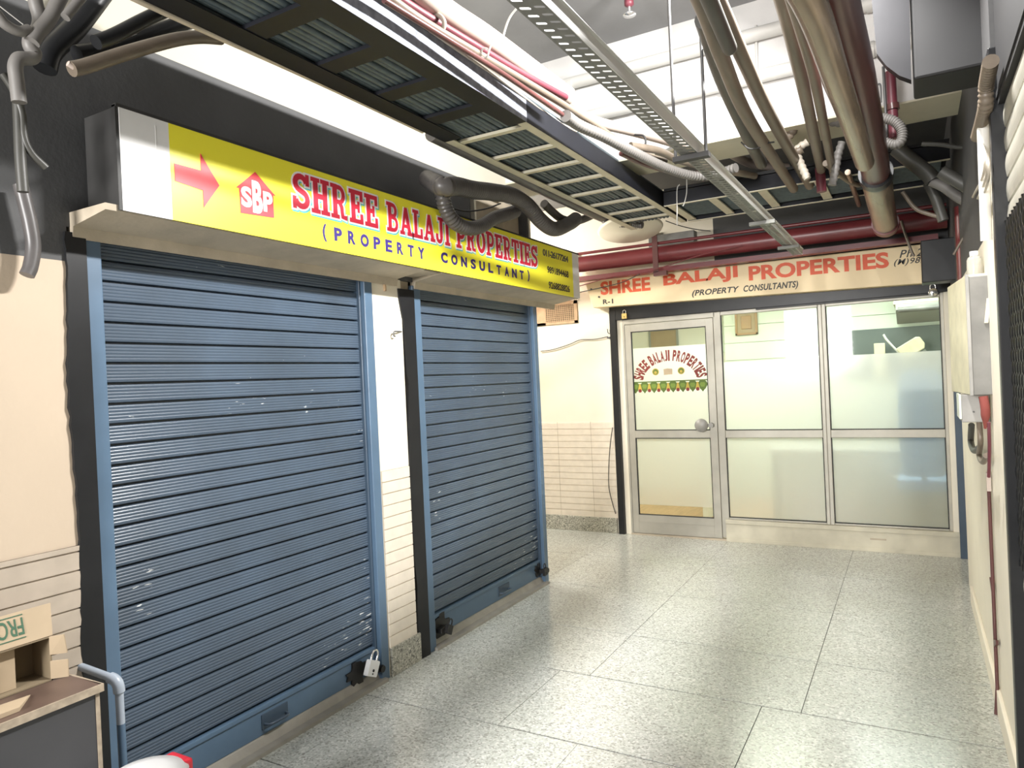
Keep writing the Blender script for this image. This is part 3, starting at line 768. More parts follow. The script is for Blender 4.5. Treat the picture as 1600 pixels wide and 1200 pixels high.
MB().box(2.34, 2.74, 6.87, 7.28, .46, .56).build('seat', 'bluefab', t, bevel=.02)
MB().tube([(2.54, 7.07, .06), (2.54, 7.07, .47)], .025, 10).build('pedestal', 'officegrey', t)
for k in range(5):
    a = k * 2 * PI / 5
    MB().tube([(2.54, 7.07, .07), (2.54 + .20 * math.cos(a), 7.07 + .20 * math.sin(a), .03)], .018, 8).build('leg', 'officegrey', t)
MB().tube([(2.54, 6.89, .56), (2.54, 6.85, .75)], .02, 8).build('back_stem', 'officegrey', t)
t = thing('office_desk', (2.05, 7.6, 0), 'pale grey office desk blurred behind the frosted middle and right windows', 'desk')
MB().box(1.22, 2.95, 7.35, 7.9, .72, .76).build('desktop', 'officepale', t, bevel=.004)
MB().box(1.25, 2.92, 7.38, 7.40, .03, .72).build('front_panel', 'officepale', t)
for x in (1.24, 2.89): MB().box(x, x + .04, 7.36, 7.88, 0, .72).build('leg', 'officegrey', t)

# ================================================================== OVERHEAD SERVICES
def PZ(pts, z): return [W(a, b, 2, z) for a, b in pts]
def PX(pts, x): return [W(a, b, 0, x) for a, b in pts]
def PY(pts, y): return [W(a, b, 1, y) for a, b in pts]

# ladder tray along the corridor: near length painted blue-black, far length coloured cream as if lamplit
zt0 = 2.78
def ladder(label, y0, y1, rungs, mats, rail_w, rung_w):
    t = thing('cable_tray', (.72, (y0 + y1) / 2, zt0), label, 'cable tray')
    xl, xr = .475, .945
    for a, nm in ((xl, 'side_rail'), (xr, 'side_rail')):
        s = -1 if a == xl else 1
        r = MB().box(min(a, a - s * rail_w), max(a, a - s * rail_w), y0, y1, zt0, zt0 + .004, 0)
        r.box(a - .002, a + .002, y0, y1, zt0, zt0 + .11, 1 if s > 0 else 0)
        r.build(nm, mats, t)
    for y in rungs:
        MB().box(xl + .005, xr - .005, y - rung_w / 2, y + rung_w / 2, zt0 + .005, zt0 + .02).build('rung', mats[0], t)
    return t
ladder('blue-black ladder cable tray overhead, near length with wide dark rungs', .3, 3.0, [.70, 1.05, 1.38, 1.72, 2.06, 2.40, 2.74], ['traydark', 'traydustlit'], .10, .09)
ladder('ladder cable tray overhead, far length with rails and thin rungs coloured lamplit cream', 3.0, 5.74, [3.08, 3.42, 3.76, 4.10, 4.44, 4.78, 5.12, 5.42], ['traylit', 'traydark'], .05, .035)
cb = MB(); rg = random.Random(5)
for k in range(15):
    x = .50 + k * .03; r = rg.uniform(.011, .016)
    cb.tube(smooth([(x + rg.uniform(-.006, .006), y, zt0 + .021 + r + rg.uniform(0, .004)) for y in (.3, 1.2, 2.1, 3, 3.9, 4.8, 5.6)], 4), r, 8)
for k in range(11):  # unseen upper layers, added to keep lamp light off the black band
    x = .505 + k * .034
    for zz in (.075, .112, .150, .185): cb.tube([(x, .3, zt0 + zz), (x + rg.uniform(-.01, .01), 3.0, zt0 + zz + rg.uniform(-.006, .006)), (x, 5.60, zt0 + zz)], .0185, 8)
o = cb.build('cable_bundle', 'cableblk'); tag(o, 'dark cables lying side by side in the corridor ladder tray, upper layers added to shade the wall', 'cables', kind='stuff')
# round duct-like conduit hugging the left side of the tray
tube_thing('conduit', [(.425, 2.95, 2.82), (.425, 3.7, 2.81), (.425, 4.5, 2.80), (.43, 5.2, 2.80)], .038, 'hose', 'thick dark round conduit along the left edge of the far ladder tray', 'conduit')
tube_thing('conduit', [(.445, .6, 2.80), (.445, 1.4, 2.79), (.445, 2.1, 2.80), (.445, 2.85, 2.80)], .011, 'soffit', 'thin dusty conduit under the left edge of the near ladder tray', 'conduit')

# cross tray
t = thing('cable_tray', (1.6, 5.4, zt0), 'cross ladder cable tray in front of the cream sign with black cover and pale rungs', 'cable tray')
for y in (5.08, 5.72): MB().box(.965, 2.74, y - .012, y + .012, zt0 - .004, zt0 + .09, 0).box(.965, 2.74, y - .014, y + .014, zt0 - .008, zt0 - .004, 1).build('side_rail', ['traydark', 'traylit'], t)
for x in (1.0, 1.30, 1.64, 2.0, 2.36): MB().box(x - .03, x + .03, 5.09, 5.71, zt0 + .001, zt0 + .012).build('rung', 'traylit', t)
MB().box(.965, 2.74, 5.08, 5.72, zt0 + .10, zt0 + .12).build('cover', 'blackgloss', t)
cbl = MB()
for k in range(14): cbl.tube(smooth([(.98, 5.14 + k * .04, zt0 + .04), (1.6, 5.14 + k * .04, zt0 + .035), (2.7, 5.14 + k * .04, zt0 + .04)], 4), .016, 8)
tag(cbl.build('cable_bundle', 'cableblk'), 'black cables lying side by side in the cross tray before the cream sign', 'cables', kind='stuff')

# cables and pipes along the right edge of the ladder tray
tube_thing('pipe', PZ([(585, -75), (690, 14), (760, 60), (832, 112), (885, 150)], 2.975), .050, 'creampipe', 'thick pale cream pipe running beside the red conduit right of the ladder tray', 'pipe')
tube_thing('conduit', PZ([(560, -50), (640, 8), (740, 70), (815, 115), (884, 152)], 2.905), .016, 'pinkred', 'crimson conduit running along the cream pipe above the ladder tray', 'conduit')
tube_thing('conduit', PZ([(560, -42), (650, 26), (760, 92), (850, 145), (930, 195), (985, 232), (1040, 252)], 2.855), .016, 'tan', 'tan conduit just below the crimson conduit above the ladder tray', 'conduit')
tube_thing('conduit', PZ([(600, 0), (700, 62), (790, 118), (880, 180)], 2.81), .011, 'maroon', 'thin brown conduit under the tan conduit beside the ladder tray', 'conduit')
for i, (pts, r, m) in enumerate([
    ([(575, -20), (640, 25), (720, 82), (790, 130), (870, 190)], .006, 'creamcable'),
    ([(560, -20), (630, 28), (700, 75), (770, 125), (850, 180), (900, 205)], .008, 'creamcable'),
    ([(590, 5), (650, 45), (710, 95), (780, 150), (840, 188)], .006, 'whitepipe'),
    ([(600, 18), (660, 38), (690, 68), (740, 105), (800, 158), (885, 198)], .007, 'creamcable'),
    ([(560, -8), (615, 22), (645, 38), (672, 58)], .007, 'tan'),
    ([(690, 62), (730, 95), (800, 140), (870, 188), (905, 218)], .005, 'whitepipe')]):
    tube_thing('cable', PZ(pts, 2.89 + .008 * i), r, m, ['thin cream cable, outermost of the strands beside the tan conduit', 'cream cable sagging over the lip of the near ladder tray', 'white cable lying lowest over the ladder tray lip', 'cream cable crossing under the looped wire beside the ladder tray', 'short tan cable at the top edge beside the ladder tray lip', 'thin white cable trailing to the corrugated hose'][i], 'cable', 'cables along the ladder tray', 8)
lip = MB(); q = PZ([(600, 25), (660, 62), (705, 95), (735, 122), (790, 160), (840, 190), (880, 215)], 2.87)
tag(MB().tube(smooth(q), .022, 8, radii=[.012 + .014 * abs(math.sin(i * .9)) for i in range(len(smooth(q)))]).build('cloth_wrap', 'traydark'), 'ragged dark cloth hanging over the lip of the ladder tray', 'cloth')
tube_thing('cable', PY([(672, 38), (674, 28), (684, 24), (692, 30), (694, 40), (688, 52)], W(672, 38, 2, 2.90).y), .009, 'creamcable', 'looped end of cream cable arching over the strands by the ladder tray', 'cable')
q = W(757, 83, 2, 2.855)
tag(MB().tube([(q.x + .019 * math.cos(k * PI / 8), q.y, q.z + .019 * math.sin(k * PI / 8)) for k in range(17)] + [(q.x + .05, q.y, q.z + .06)], .0035, 6).build('cable_tie', 'whitepipe'), 'white cable tie around the tan conduit', 'tie')
tube_thing('wire', PY([(785, 68), (788, 50), (796, 28), (808, 12)], 2.4), .004, 'whitepipe', 'thin white wire curving up to the perforated tray', 'wire')
o = hose_mb(PZ([(884, 181), (905, 196), (945, 214), (990, 238), (1040, 262), (1080, 274), (1112, 274), (1150, 262)], 2.80), .029, .024, .2).build('corrugated_hose', 'greyhose'); tag(o, 'grey corrugated hose sagging between ladder tray and perforated tray', 'hose')
tube_thing('conduit', PZ([(890, 170), (930, 190), (990, 205), (1050, 222), (1085, 236)], 2.985), .030, 'creampipe', 'pale conduit above the grey corrugated hose', 'conduit')
tube_thing('conduit', PZ([(985, 228), (1030, 236), (1060, 250), (1110, 262), (1180, 275)], 2.86), .022, 'tan', 'tan conduit behind the grey corrugated hose end', 'conduit')
tube_thing('conduit', PZ([(1095, 232), (1130, 235), (1175, 256), (1230, 262)], 3.04), .030, 'creampipe', 'pinkish pale conduit crossing just beyond the tray bracket', 'conduit')
tube_thing('conduit', PZ([(970, 240), (1010, 258), (1060, 270), (1120, 268)], 2.84), .014, 'maroon', 'thin maroon conduit under the grey corrugated hose', 'conduit')
tube_thing('wire', PY([(975, 202), (990, 210), (1005, 212), (1009, 222), (1006, 230)], 4.0), .006, 'black_rubber', 'short black wire loop above the grey corrugated hose', 'wire')
tube_thing('wire', PY([(1062, 288), (1058, 296), (1058, 330), (1058, 352)], 5.07), .004, 'whitepipe', 'white wire end hanging under the cross tray, left of two', 'wire')
tube_thing('wire', PY([(1073, 280), (1073, 300), (1070, 315), (1067, 322)], 5.07), .004, 'whitepipe', 'white wire end hanging under the corrugated hose, right of two', 'wire')

# perforated zinc tray
def perforated():
    t = thing('cable_tray', (1.78, 3.4, 2.42), 'perforated zinc cable tray slanting overhead, hung on two rods', 'cable tray')
    x0, x1, z = 1.727, 1.790, 2.42
    b = MB(); p = .042; y = .5; k = 0
    cells = int((5.86 - y) / p)
    for i in range(cells):
        a, c = y + i * p, y + (i + 1) * p
        for j, (u0, u1) in enumerate(((x0, (x0 + x1) / 2), ((x0 + x1) / 2, x1))):
            mx = (u0 + u1) / 2; my = (a + c) / 2 + (.006 if j else -.006); hw, hh = .0092, .0055
            sk = .006
            inn = [(mx - hw, my - hh - sk), (mx + hw, my - hh + sk), (mx + hw + .002, my + sk), (mx + hw, my + hh + sk), (mx - hw, my + hh - sk), (mx - hw - .002, my - sk)]
            out = [(u0, a), (u1, a), (u1, my), (u1, c), (u0, c), (u0, my)]
            b.add([(q[0], q[1], z) for q in out] + [(q[0], q[1], z) for q in inn], [(n, (n + 1) % 6, 6 + (n + 1) % 6, 6 + n) for n in range(6)])
    b.build('perforated_base', 'perf', t)
    MB().box(x0 - .002, x0, .5, 5.86, z, z + .042).build('side_flange', 'perf', t)
    M['zinclit'] = mat('lamplit_zinc_face', (.72, .72, .70), .5, .1)  # same zinc made paler, lamp light painted on this flange
    f = MB().box(x1, x1 + .002, .5, 5.86, z, z + .042).box(x1, x1 + .012, .5, 5.86, z + .040, z + .042)
    f.build('side_flange', 'zinclit', t)
    for y, s in ((2.83, 1), (4.35, 0), (5.35, 0)):
        MB().box(x0 - .035, x1 + .045, y - .018, y + .018, z - .022, z - .002).build('bracket', 'signframe' if s else 'perf', t)
    MB().tube([(1.70, 2.83, 2.40), (1.70, 2.83, 3.76)], .0065, 8).build('hanger_rod', 'rod', t)
    MB().tube([(1.822, 2.83, 2.40), (1.822, 2.83, 3.76)], .0065, 8).build('hanger_rod', 'rod', t)
    n = MB()
    for x in (1.70, 1.822): n.lathe((x, 2.83, 2.40), [(.014, 0), (.014, .012)], (0, 0, 1), 6)
    n.build('nut', 'chrome', t)
    return t
perforated()

# pipes on the face of the beam
def beampipe(z, pts, label):
    t = MB().tube([(.42, 4.41, z + .012), (2.6, 4.41, z)], .040, 14)
    for x in (.55, 1.55, 2.35): t.tube([(x, 4.41, z), (x + .03, 4.41, z)], .045, 14)
    tag(t.build('pipe', 'whitepipe'), label, 'pipe')
beampipe(3.53, 0, 'upper white pipe clipped across the face of the white beam')
beampipe(3.28, 0, 'lower white pipe clipped across the face of the white beam')
tube_thing('conduit', [W(1181, 40, 1, 4.44), W(1183, 110, 1, 4.44)], .008, 'whitepipe', 'thin white upright conduit crossing between the two beam pipes', 'conduit')
# sprinkler
t = thing('sprinkler', (1.21, 3.78, 3.52), 'small sprinkler head with round plate hanging from the grey ceiling', 'sprinkler')
q = W(983, 8, 2, 3.6); t.location = q
MB().lathe(q, [(.018, .15), (.018, .03), (.026, .028), (.026, .0), (.012, -.01)], (0, 0, 1), 14).build('pipe_stub', 'pinkred', t)
MB().tube([q, q + Vector((0, 0, -.05))], .009, 8).lathe(q + Vector((0, 0, -.05)), [(.0, -.008), (.036, -.006), (.036, -.001), (.0, .003)], (0, 0, 1), 18).build('deflector', 'chrome', t)

# conduits running away from the viewer, right of the perforated tray
zc = 2.74
def conduit(pts, z, r, m, label, grp=None, nm='conduit', seg=16):
    q = PZ(pts, z); mb = MB().tube(smooth(q), r, seg)
    e = q[-1]; d = (q[-1] - q[-2]).normalized()
    mb.lathe(e, [(r, 0), (r * .95, r * .3), (r * .75, r * .65), (r * .4, r * .9), (.0, r)], d, seg)
    return tag(mb.build(nm, m), label, 'conduit', grp)
conduit([(1060, -70), (1098, 8), (1130, 95), (1172, 190), (1240, 295)], zc, .029, 'tan', 'tan conduit, left one of the tied pair beside the hanger rods')
conduit([(1085, -70), (1124, 8), (1163, 95), (1203, 180), (1265, 290)], zc + .055, .029, 'tan', 'brown tan conduit, right one of the tied pair beside the hanger rods')
conduit([(1100, -20), (1140, 75)], zc - .035, .026, 'olive', 'short dark conduit end lying under the tied tan pair')
conduit([(1100, 30), (1128, 120), (1165, 205), (1190, 256)], zc + .075, .034, 'olive', 'dark olive conduit on the left of the tied tan pair')
tube_thing('cable_tie', PY([(1158, 222), (1170, 232), (1185, 231), (1198, 224), (1210, 222)], 3.9), .004, 'black_rubber', 'dark wire tied round the tan conduit pair', 'tie')
conduit([(1205, -60), (1228, 20), (1247, 100), (1265, 180), (1283, 265)], 2.80, .028, 'tan', 'tan conduit with a wrapped joint, leftmost of the group by the maroon pipe')
conduit([(1220, -60), (1250, 40), (1272, 120), (1290, 210), (1303, 276)], 2.74, .022, 'tan', 'slim tan conduit ending in front of the cross tray')
conduit([(1248, -60), (1268, 40), (1285, 110), (1310, 170), (1335, 235)], 2.86, .022, 'maroon', 'thin maroon conduit squeezed left of the big maroon pipe')
conduit([(1225, -70), (1272, 20), (1305, 115), (1334, 200), (1351, 254)], 2.525, .043, 'copper', 'bright worn copper coloured pipe under the big maroon pipe')
# big maroon fire pipe
mp = thing('pipe', (2.36, 4, 2.62), 'big dark maroon pipe running overhead towards the cream sign', 'pipe')
bp = smooth([W(1284, -110, 2, 2.69), W(1303, 0, 2, 2.685), W(1336, 120, 2, 2.67), W(1362, 235, 2, 2.635), W(1369, 275, 2, 2.605)])
MB().tube(bp, .072, 24).build('pipe_body', 'maroon', mp)
bq = smooth([bp[-1], W(1374, 305, 2, 2.575), W(1384, 352, 2, 2.548)])
MB().tube(bq, .078, 24).build('worn_section', 'copper', mp)
MB().tube([bp[-2], bp[-1] + (bq[1] - bq[0]) * .3], .088, 24).build('coupling', 'blackgloss', mp)
dd = (bq[-1] - bq[-2]).normalized()
MB().tube([bq[-1] - dd * .10, bq[-1]], .088, 24).lathe(bq[-1], [(.088, 0), (.078, .025), (.0, .035)], dd, 24).build('end_cap', 'redpipe', mp)
t = MB().tube([(2.19, 4.90, 2.754), (2.19, 5.95, 2.754)], .018, 10)
tag(t.build('conduit', 'copper'), 'short bright conduit along the far end of the maroon pipe', 'conduit')
# fittings between the conduits
rgf = random.Random(11)
for i, (pts, r, m, lb) in enumerate([
    ([(1250, 190), (1238, 205), (1228, 222), (1240, 238), (1255, 232)], .030, 'tan', 'pale knotted pipe elbow left of the tan conduits'),
    ([(1262, 222), (1245, 235), (1252, 258), (1262, 280)], .024, 'creamcable', 'white crumpled cable bend below the pale elbow'),
    ([(1285, 150), (1292, 165), (1290, 178), (1300, 190), (1316, 192)], .026, 'greyhose', 'grey ribbed elbow between the tan and maroon pipes'),
    ([(1316, 222), (1310, 240), (1306, 262), (1300, 290)], .024, 'greyhose', 'dark grey flexible hose dropping behind the slim tan conduit')]):
    o = hose_mb(PY(pts, 4.55), r, .03, .15).build('corrugated_hose', m); tag(o, lb, 'hose')
tube_thing('pipe', PY([(1281, 262), (1284, 300)], 4.95), .030, 'pinkred', 'short pink-red painted pipe stub above the cross tray', 'pipe', None, 14, False)
tube_thing('conduit', PZ([(1290, 255), (1325, 282), (1342, 289)], 2.752), .018, 'tan', 'tan conduit lying across the cross tray by the slim conduit', 'conduit')

# red fire main and angle in front of the cream sign
t = thing('pipe', (1.0, 6.3, 2.6), 'dark red fire pipe running above the cream sign', 'pipe')
MB().tube([(-3.0, 6.30, 2.66), (2.76, 6.30, 2.63)], .075, 20).build('pipe_body', 'redpipe', t)
MB().tube([(-3.0, 6.26, 2.755), (2.76, 6.26, 2.725)], .014, 10).build('thin_pipe', 'redpipe', t)
t = thing('steel_angle', (1.0, 6.3, 2.48), 'dark red steel angle under the fire pipe, just above the cream sign', 'angle bar')
MB().prism([(-3.0, 2.485), (2.70, 2.475), (2.70, 2.53), (-3.0, 2.54)], 1, 6.34, 6.35).prism([(-3.0, 2.485), (2.70, 2.475), (2.70, 2.481), (-3.0, 2.491)], 1, 6.25, 6.35).build('bar', 'redpipe', t)
br = MB().box(.50, .548, 6.19, 6.20, 2.47, 2.80).box(.50, .62, 6.19, 6.248, 2.435, 2.475)
br.build('bracket', 'maroon', t)
for i, (p, lb) in enumerate([([(905, 447), (960, 432), (1010, 425), (1090, 400), (1160, 383)], 'thin loose wire slanting across the red fire pipe'), ([(905, 457), (950, 447), (975, 440), (1000, 428)], 'thin dark wire along the red angle at its left end')]):
    tube_thing('wire', PY(p, 6.175), .004, ['redpipe', 'black_rubber'][i], lb, 'wire')
tube_thing('wire', PY([(1040, 345), (1060, 352), (1085, 358), (1110, 361)], 6.2), .004, 'black_rubber', 'black wire curving on the pale wall under the cross tray', 'wire')

# hoses by the yellow sign
o = hose_mb([W(668, 280, 0, .07)] + PX([(690, 291), (712, 291), (740, 297), (768, 300), (800, 306), (825, 322), (845, 345), (866, 358), (888, 350), (900, 342)], .35), .052, .022, .12, 16).build('flexible_duct_hose', 'hose'); tag(o, 'thick ribbed dark hose looping across above the yellow sign', 'hose')
o = hose_mb([W(684, 292, 0, .16)] + PX([(690, 300), (696, 325), (708, 345), (728, 356), (750, 354), (772, 341), (795, 334), (806, 330)], .272), .043, .022, .14, 14).build('flexible_duct_hose', 'hose'); tag(o, 'dark ribbed hose sagging lowest over the red sign lettering', 'hose')
o = hose_mb(PX([(850, 318), (862, 330), (880, 343), (902, 345), (922, 338), (934, 330)], .30), .030, .016, .08).build('flexible_duct_hose', 'hose'); tag(o, 'thinner dark hose arching beside the bright passage end of the sign', 'hose')
tube_thing('wire', PX([(705, 325), (730, 330), (760, 326), (782, 318)], .20), .005, 'black_rubber', 'thin black wire strung behind the sagging hoses', 'wire')
# hanging dish
t = thing('ceiling_dish', W(985, 362, 1, 5.95), 'pale round dish hung on thin wires above the side passage', 'dish')
c0 = W(985, 361, 1, 5.95)
ax = Vector((-.10, .18, 1)).normalized()
MB().lathe(c0, [(.0, .02), (.27, .035), (.285, .02), (.27, .0), (.0, -.03)], ax, 32).build('plate', 'creamwhite', t)
for dx, dy in ((-.15, 0), (.12, -.08), (.2, .1)): MB().tube([c0 + Vector((dx, dy, .02)), c0 + Vector((dx * .8, dy, .42))], .004, 6).build('hanging_wire', 'whitepipe', t)
o = hose_mb(PY([(925, 322), (945, 345), (965, 350), (985, 350), (1005, 352)], 5.8), .03, .016).build('corrugated_hose', 'hose'); tag(o, 'dark corrugated hose resting on the hanging dish', 'hose')
t = MB().box(-.515, -.39, YF - .03, YF, 2.68, 2.80).box(-.49, -.42, YF - .034, YF - .03, 2.70, 2.78, 1)
tag(t.build('switch_plate', ['creamwhite', 'orange'], bevel=.004), 'small square switch plate on the bright wall behind the yellow sign end', 'switch')
t = MB().box(.35, .42, YF - .05, YF, 2.62, 2.9).box(.42, .80, YF - .10, YF, 2.66, 2.86)
tag(t.build('wall_box', 'meter', bevel=.004), 'grey box on the back wall just over the red fire pipe', 'box')

t = thing('tube_light', (-1.0, YF - .05, 2.66), 'glowing tube light on the passage wall behind the far end of the yellow sign', 'lamp')
MB().box(-1.62, -.40, YF - .03, YF, 2.66, 2.71).build('fitting', 'whitepipe', t, bevel=.004)
em = bpy.data.materials.new('lit_tube'); em.use_nodes = True
pb_ = em.node_tree.nodes['Principled BSDF']; pb_.inputs['Emission Color'].default_value = (1, .93, .80, 1); pb_.inputs['Emission Strength'].default_value = 110
M['lit'] = em
MB().tube([(-1.6, YF - .045, 2.685), (-.42, YF - .045, 2.685)], .014, 12).build('tube', 'lit', t)
# jali vent on the back wall
t = thing('vent_grille', (-.66, YF, 2.13), 'tan lattice vent in the back wall beside the yellow sign end', 'vent')
f = MB().box(-.95, -.44, YF - .012, YF, 2.31, 2.345).box(-.95, -.44, YF - .012, YF, 2.115, 2.14).box(-.475, -.44, YF - .012, YF, 2.115, 2.345).box(-.95, -.80, YF - .012, YF, 2.115, 2.345)
f.build('frame', 'vent', t)
g = MB()
for k in range(14): g.box(-.80 + k * .0235, -.80 + k * .0235 + .007, YF - .010, YF - .002, 2.14, 2.31)
for k in range(9): g.box(-.80, -.475, YF - .011, YF - .003, 2.145 + k * .019, 2.145 + k * .019 + .006)
g.build('lattice', 'vent', t)
MB().box(-.80, -.475, YF - .002, YF + .001, 2.14, 2.31).build('backing', 'cardin', t)
tube_thing('wire', PY([(845, 549), (865, 546), (890, 538), (907, 531), (930, 530), (950, 526)], YF - .015), .004, 'black_rubber', 'thin twisted wire strung along the cream wall left of the shopfront', 'wire')
tube_thing('wire', PY([(957, 668), (953, 700), (951, 740), (952, 765), (958, 790), (962, 803)], YF - .03), .004, 'black_rubber', 'thin dark wire hanging down the tiled wall beside the black shopfront post', 'wire')
t = MB().tube(smooth(PY([(949, 514), (950, 520), (953, 521), (953, 515)], YF - .03), 4), .004, 8); t.box(-.12, -.09, YF - .04, YF - .0, 1.93, 1.945)
tag(t.build('wall_hook', 'rod'), 'small rusty hook on the wall left of the shopfront post', 'hook')
# pillar hooks
q = W(628, 520, 0, .01)
tag(MB().tube(smooth([(-.01, 3.20, q.z + .008), (.014, 3.13, q.z + .006), (.02, 3.085, q.z + .002), (.02, 3.082, q.z - .02), (.015, 3.10, q.z - .022)], 4), .004, 8).build('wall_hook', 'rod'), 'small bent metal hook on the cream pillar between the shutters', 'hook')
tag(MB().box(-.002, .012, 3.035, 3.047, 2.075, 2.112).tube([(.005, 3.041, 2.112), (.005, 3.041, 2.15)], .003, 6).build('bolt', 'vent'), 'short rusty bolt under the ledge at the top of the cream pillar', 'bolt')

# ================================================================== TOP RIGHT DUCT AND RIGHT WALL
t = thing('duct', (2.62, 3.6, 2.69), 'big black sheet metal duct box hanging at the top right', 'duct')
MB().box(2.545, 2.89, 3.3, 3.56, 2.685, 3.76).build('duct_body', 'ductblack', t, bevel=.01)
q = PY([(1358, -40), (1420, -40), (1424, 125), (1405, 118), (1385, 103), (1370, 84)], 3.29)
MB().prism([(p.x, p.z) for p in q], 1, 3.29, 3.34).build('side_sheet', 'duct', t)
t = thing('sprinkler_pipe', W(1392, 160, 1, 4.3), 'short upright red pipe with a rusty hanger rod, left of the black duct', 'pipe')
p0, p1 = W(1391, 112, 1, 4.3), W(1397, 216, 1, 4.3)
MB().tube([p0, p1], .026, 14).build('pipe_body', 'pinkred', t)
MB().tube([W(1380, 104, 1, 4.27), W(1386, 214, 1, 4.27)], .007, 8).tube(smooth([W(1371, 143, 1, 4.27), W(1371, 133, 1, 4.27), W(1376, 134, 1, 4.27), W(1377, 160, 1, 4.27)], 4), .005, 6).build('hanger_rod', 'rod', t)
MB().tube([W(1394, 163, 1, 4.3), W(1395, 172, 1, 4.3)], .034, 14).build('clamp', 'maroon', t)
o = hose_mb(PY([(1360, 183), (1378, 184), (1398, 190), (1409, 204), (1408, 220), (1396, 226), (1372, 218)], 4.15), .026, .012, .14).build('corrugated_hose', 'greyhose'); tag(o, 'grey corrugated hose curled round the upright red pipe', 'hose')
o = hose_mb(PX([(1548, 96), (1545, 112), (1541, 135), (1540, 165), (1534, 190), (1527, 214)], 2.748), .024, .018, .14).build('corrugated_hose', 'tan'); tag(o, 'brown corrugated hose hanging down beside the beige slats', 'hose')
for i, (pts, lb) in enumerate([([(1529, 216), (1538, 245), (1536, 275), (1520, 308)], 'leftmost'), ([(1531, 216), (1542, 250), (1540, 280), (1528, 310)], 'middle'), ([(1532, 218), (1545, 255), (1542, 290), (1533, 312)], 'rightmost')]):
    tube_thing('cable', PX(pts, 2.742 + i * .004), .0045, 'creamcable', lb + ' of three thin cables dropping from the brown corrugated hose', 'cable', 'cables from the brown hose', 8)
for i, (pts, r, m, y, lb) in enumerate([
    ([(1400, 232), (1425, 252), (1450, 272), (1458, 282)], .045, 'olive', 4.9, 'dark thick conduit slanting down right of the maroon pipe'),
    ([(1455, 283), (1475, 292), (1505, 312), (1548, 324)], .030, 'greyhose', 4.9, 'pale grey hose curving towards the white upright pipe'),
    ([(1470, 268), (1500, 285), (1530, 302), (1552, 308)], .036, 'olive', 4.7, 'dark ribbed conduit above the pale grey hose'),
    ([(1450, 285), (1462, 310), (1474, 345)], .030, 'olive', 5.0, 'dark conduit bending down to the black box'),
    ([(1410, 300), (1430, 325), (1450, 334), (1474, 340)], .012, 'tan', 5.0, 'thin tan cable sagging right of the maroon pipe end'),
    ([(1440, 225), (1470, 226), (1505, 230), (1522, 216)], .012, 'olive', 4.6, 'thin dark cable running to the brown corrugated hose'),
    ([(1548, 312), (1528, 325), (1514, 345), (1512, 360), (1505, 372), (1490, 398)], .007, 'tan', 4.9, 'thin tan cable dropping from the white pipe to the black box'),
    ([(1408, 345), (1416, 370), (1424, 392), (1428, 400)], .010, 'tan', 6.21, 'thin cable hanging over the phone number on the cream sign')]):
    tube_thing('conduit' if r > .02 else 'cable', PY(pts, y), r, m, lb, 'conduit' if r > .02 else 'cable')
t = thing('junction_box', (2.70, 5.9, 2.11), 'flat black box covering the right end of the cream sign', 'box')
MB().box(2.575, 2.83, 5.80, 6.0, 2.112, 2.41).build('box_body', 'blackgloss', t, bevel=.006)
MB().box(2.62, 2.70, 5.97, 6.40, 2.38, 2.395).build('bracket', 'rod', t)
tag(MB().tube([(2.81, 5.2, 2.05), (2.81, 5.2, 2.50)], .055, 16).build('pipe', 'redpipe'), 'upright red pipe behind the clear bottle', 'pipe')
tag(MB().tube([(2.752, 3.16, 1.99), (2.752, 3.10, 2.44)], .019, 14).build('pipe', 'whitepipe'), 'white upright pipe between the black shutter rail and the bottle', 'pipe')

# meter box on the right wall
mt = thing('meter_box', (2.73, 3.75, 1.41), 'grey steel meter box with cream side mounted on the right wall', 'box')
A, B, C, D = (2.702, 3.5), (2.655, 4.0), (2.80, 4.0), (2.80, 3.5)
def hx(z0, z1, pts): return [(p[0], p[1], z0) for p in pts] + [(p[0], p[1], z1) for p in pts]
MB().hexa(hx(1.405, 1.905, [A, B, C, D])).build('box_body', 'metercream', mt, bevel=.004)
MB().box(2.705, 2.80, 3.488, 3.4995, 1.405, 1.895).build('front_panel', 'meter', mt, bevel=.003)
MB().box(2.699, 2.711, 3.484, 3.496, 1.405, 1.905).build('corner_trim', 'steel', mt)
MB().hexa([(2.758, 3.480, 1.70), (2.772, 3.480, 1.70), (2.785, 3.480, 1.80), (2.770, 3.480, 1.80), (2.758, 3.487, 1.70), (2.772, 3.487, 1.70), (2.785, 3.487, 1.80), (2.770, 3.487, 1.80)]).build('latch_plate', 'metercream', mt)
t = thing('bottle', (2.742, 3.40, 1.905), 'small clear plastic bottle with white cap on top of the meter box', 'bottle')
bx, by = 2.742, 3.62
t.location = (bx, by, 1.906)
MB().lathe((bx, by, 1.906), [(.0, 0), (.026, .001), (.028, .006), (.028, .070), (.024, .082), (.014, .088), (.014, .094)], (0, 0, 1), 20).build('bottle_body', 'bottle', t)
MB().lathe((bx, by, 2.0), [(.016, -.006), (.016, .014), (.0, .015)], (0, 0, 1), 16).build('cap', 'plasticwhite', t)
t = thing('junction_box', (2.70, 3.7, 1.29), 'small grey junction box below the meter box', 'box')
MB().box(2.672, 2.776, 3.60, 3.72, 1.285, 1.404).build('box_body', 'steel', t, bevel=.003)
MB().box(2.664, 2.672, 3.60, 3.80, 1.30, 1.404).build('side_plate', 'panel', t)
sc = MB().lathe((2.715, 3.598, 1.33), [(.004, -.003), (.004, .002)], (0, 1, 0), 8); sc.build('screw', 'rod', t)
